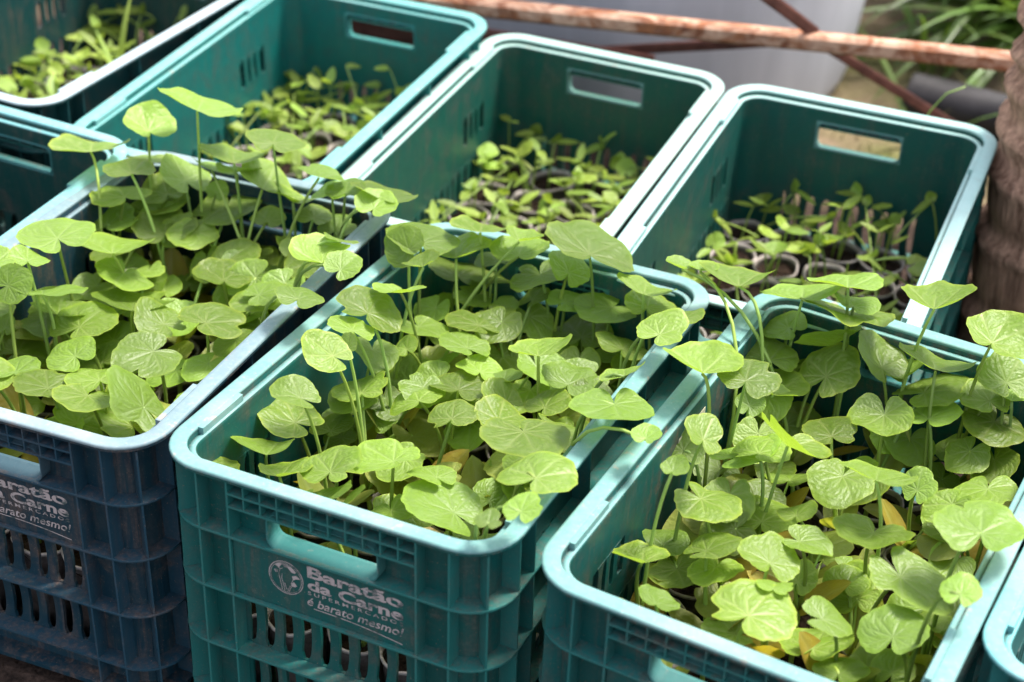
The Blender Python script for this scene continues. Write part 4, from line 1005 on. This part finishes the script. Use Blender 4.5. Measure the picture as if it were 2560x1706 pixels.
def bar(name, parent, p0, p1, w, h, mat):
    p0, p1 = Vector(p0), Vector(p1); o = obj(name, bar_mesh(name, p0, p1, w, h), parent, mat)
    d = (p1-p0).normalized(); y = Vector((0, 0, 1)).cross(d).normalized(); z = d.cross(y)
    m = Matrix((d, y, z)).transposed().to_4x4(); m.translation = p0; o.matrix_local = m; return o
fr = empty('rusty_frame'); tag(fr, 'rusty iron frame with peeling white rail and brown braces behind the rear crates', 'iron frame')
bar('rail', fr, (-.95, .771, .28), (.45, 1.165, .28), .026, .026, M_RAIL)
bar('lower_rail', fr, (-1.0, .893, .197), (-.20, 1.03, .187), .012, .05, M_BROWN)
bar('brace', fr, (.030, 1.083, .267), (.285, 1.37, .02), .005, .015, M_BROWN)
bar('brace', fr, (.003, 1.083, .262), (-.34, 1.010, .193), .006, .016, M_BROWN)
bar('brace', fr, (.034, 1.052, .291), (-.033, .962, .375), .006, .018, M_BROWN)
bar('leg', fr, (-.90, .785, -.012), (-.90, .785, .266), .024, .024, M_BROWN)

# pale tank behind the frame
def build_tank():
    root = empty('water_tank', (-.433, 1.515, 0)); tag(root, 'large pale lavender grey round tank behind the rusty rail', 'tank')
    n = 72; prof = [(.0, -.012), (.375, -.012), (.392, -.004), (.40, .02), (.418, .20), (.436, .42), (.452, .62), (.470, .625), (.474, .64), (.470, .655), (.448, .655), (.436, .63), (.30, .665), (0, .69)]
    vs, fs = [], []
    for r, z in prof:
        for k in range(n):
            a = 2*PI*k/n; q = r*(1+.004*math.sin(4*a+z*3)+.0025*math.sin(9*a))
            vs.append((q*math.cos(a), q*math.sin(a), z))
    for i in range(len(prof)-1):
        for k in range(n): fs.append((i*n+k, i*n+(k+1) % n, (i+1)*n+(k+1) % n, (i+1)*n+k))
    cut = 11
    body = [f for f in fs if f[0] < 6*n]; rim = [f for f in fs if 6*n <= f[0] < cut*n]; lid = [f for f in fs if f[0] >= cut*n]
    for nm, ff in (('tank_wall', body), ('tank_rim', rim), ('lid', lid)):
        me = mesh(nm, vs, ff, True); bm = bmesh.new(); bm.from_mesh(me); bmesh.ops.delete(bm, geom=[v for v in bm.verts if not v.link_faces], context='VERTS'); bmesh.ops.remove_doubles(bm, verts=bm.verts, dist=1e-6); bm.to_mesh(me); bm.free()
        obj(nm, me, root, M_TANK)
build_tank()

# black corrugated pipe
def build_pipe():
    root = empty('corrugated_pipe', (.098, 1.50, .028)); tag(root, 'black corrugated plastic pipe lying on the grass behind the palm trunk', 'pipe')
    root.rotation_euler = (0, 0, -.09); n = 20; vs, fs = [], []; m = 260; ln = .95
    for i in range(m+1):
        x = ln*i/m; r = .041+.0018*math.sin(2*PI*x/.0075)
        for k in range(n): a = 2*PI*k/n; vs.append((x, r*math.cos(a), r*math.sin(a)+.004*math.sin(x*3)))
    for i in range(m):
        for k in range(n): fs.append((i*n+k, i*n+(k+1) % n, (i+1)*n+(k+1) % n, (i+1)*n+k))
    b = len(vs)
    for k in range(n): a = 2*PI*k/n; vs.append((0, .035*math.cos(a), .035*math.sin(a)))
    for k in range(n): a = 2*PI*k/n; vs.append((.10, .034*math.cos(a), .034*math.sin(a)))
    for k in range(n): fs += [(k, b+k, b+(k+1) % n, (k+1) % n), (b+k, b+n+k, b+n+(k+1) % n, b+(k+1) % n)]
    fs.append(tuple(range(b+n, b+2*n)))
    obj('pipe_wall', fixn(mesh('pipe_wall', vs, fs, True)), root, M_CORR)
build_pipe()

# bricks between the rear right crate and the trunk
for k, (x, y, z, rz, lab_) in enumerate(((.352, .90, .018, .5, 'broken red brick lying in the gap between the rear right crate and trunk'), (.40, 1.02, .016, -.4, 'red brick lying behind the palm trunk near the rusty frame'), (.392, .60, .016, 1.2, 'half red brick in the dark strip at the foot of the palm trunk'))):
    rb = random.Random(k); bm = bmesh.new(); bmesh.ops.create_cube(bm, size=1)
    bmesh.ops.bevel(bm, geom=bm.edges[:], offset=.07, segments=2, affect='EDGES')
    for v in bm.verts: v.co = Vector((v.co.x*(.09 if k != 2 else .05), v.co.y*.05, v.co.z*.04)) + noise.noise_vector(v.co*2.3+Vector((k, 0, 0)))*.004
    me = bpy.data.meshes.new('red_brick'); bm.to_mesh(me); bm.free()
    o = obj('red_brick', me, None, M_BRICK, (x, y, z)); o.rotation_euler = (.08, .05, rz); tag(o, lab_, 'brick', 'broken bricks')

# ------------------------------------------------------------------ strap-leaved plants and weeds beyond
def strap_plant(loc, seed, cnt, ln, wd, label, az=None, lift=(1.0, 1.45), arch=(.8, 2.0)):
    root = empty('strap_leaf_plant', loc); tag(root, label, 'plant', 'strap leaved plants behind the crates'); r = random.Random(seed)
    for k in range(cnt):
        a = r.uniform(*az) if az else r.uniform(0, 2*PI)
        blade('leaf', root, Vector((math.cos(a)*r.uniform(0, .05), math.sin(a)*r.uniform(0, .05), -.01)), a, r.uniform(*ln), r.uniform(*wd), r.uniform(*arch), r.uniform(*lift), M_GRASS, 10, r.uniform(-.6, .6))
strap_plant((.18, 2.06, 0), 1, 140, (.25, .6), (.022, .042), 'dense dark strap leaved clump in the top right corner', None, (.7, 1.4), (.5, 1.9))
strap_plant((.26, 1.90, 0), 2, 80, (.25, .55), (.02, .036), 'dark strap leaved clump just left of the palm trunk', (1.2, 4.6), (.6, 1.3), (.9, 2.2))
strap_plant((.62, 1.70, 0), 3, 20, (.3, .6), (.016, .03), 'strap leaved clump right of the black pipe, mostly behind the palm')
strap_plant((.07, 1.73, 0), 4, 9, (.25, .5), (.010, .018), 'thin arching strap leaved plant at the right side of the grey tank')
strap_plant((.15, 1.42, 0), 6, 6, (.16, .28), (.008, .014), 'small low grassy plant in front of the black pipe', None, (.5, 1.1), (.6, 1.2))
def weed(loc, seed, label, cnt, h, spread, tendril=False):
    root = empty('feathery_weed', loc); tag(root, label, 'weed', 'pale green weeds behind the rear right crate'); r = random.Random(seed)
    for k in range(cnt):
        a = r.uniform(0, 2*PI); tip = Vector((math.cos(a)*spread*r.uniform(.3, 1), math.sin(a)*spread*r.uniform(.3, 1), h*r.uniform(.75, 1.05)))
        pts = bez(Vector((0, 0, -.01)), Vector((tip.x*.2, tip.y*.2, tip.z*.8)), tip, 6); limb('stem', root, pts, .0012, .0008, 5)
        for s in range(5):
            b = a+(s-2)*.75; o = obj('leaf', YTRUE[s % 6], root); orient(o, tip, Vector((math.cos(b), math.sin(b), r.uniform(-.2, .3))), Vector((r.uniform(-.2, .2), r.uniform(-.2, .2), 1)), r.uniform(.014, .022))
    if tendril:
        pts = [Vector(p) for p in ((0, 0, .18), (.012, .003, .25), (.024, .006, .285), (.040, .010, .312), (.062, .014, .325))]; limb('tendril', root, pts, .0014, .0010, 6)
        for s in range(5): o = obj('leaf', YTRUE[s], root); orient(o, Vector((.014+.002*s, .004, .252+.003*s)), Vector((math.cos(s*1.4), math.sin(s*1.4), .3)), Vector((0, -.6, .8)), .013)
weed((.222, .885, 0), 1, 'pale green weed with a bent stem rising above the rear right crate rim', 5, .235, .035, True)
weed((.305, .905, 0), 2, 'low pale green weed behind the right corner of the rear right crate', 5, .21, .05)
weed((.155, .985, 0), 3, 'small weed seen through the handle of the rear right crate', 6, .12, .06)
weed((.21, 1.045, 0), 4, 'leafy weed on the ground behind the rear right crate handle', 6, .09, .06)
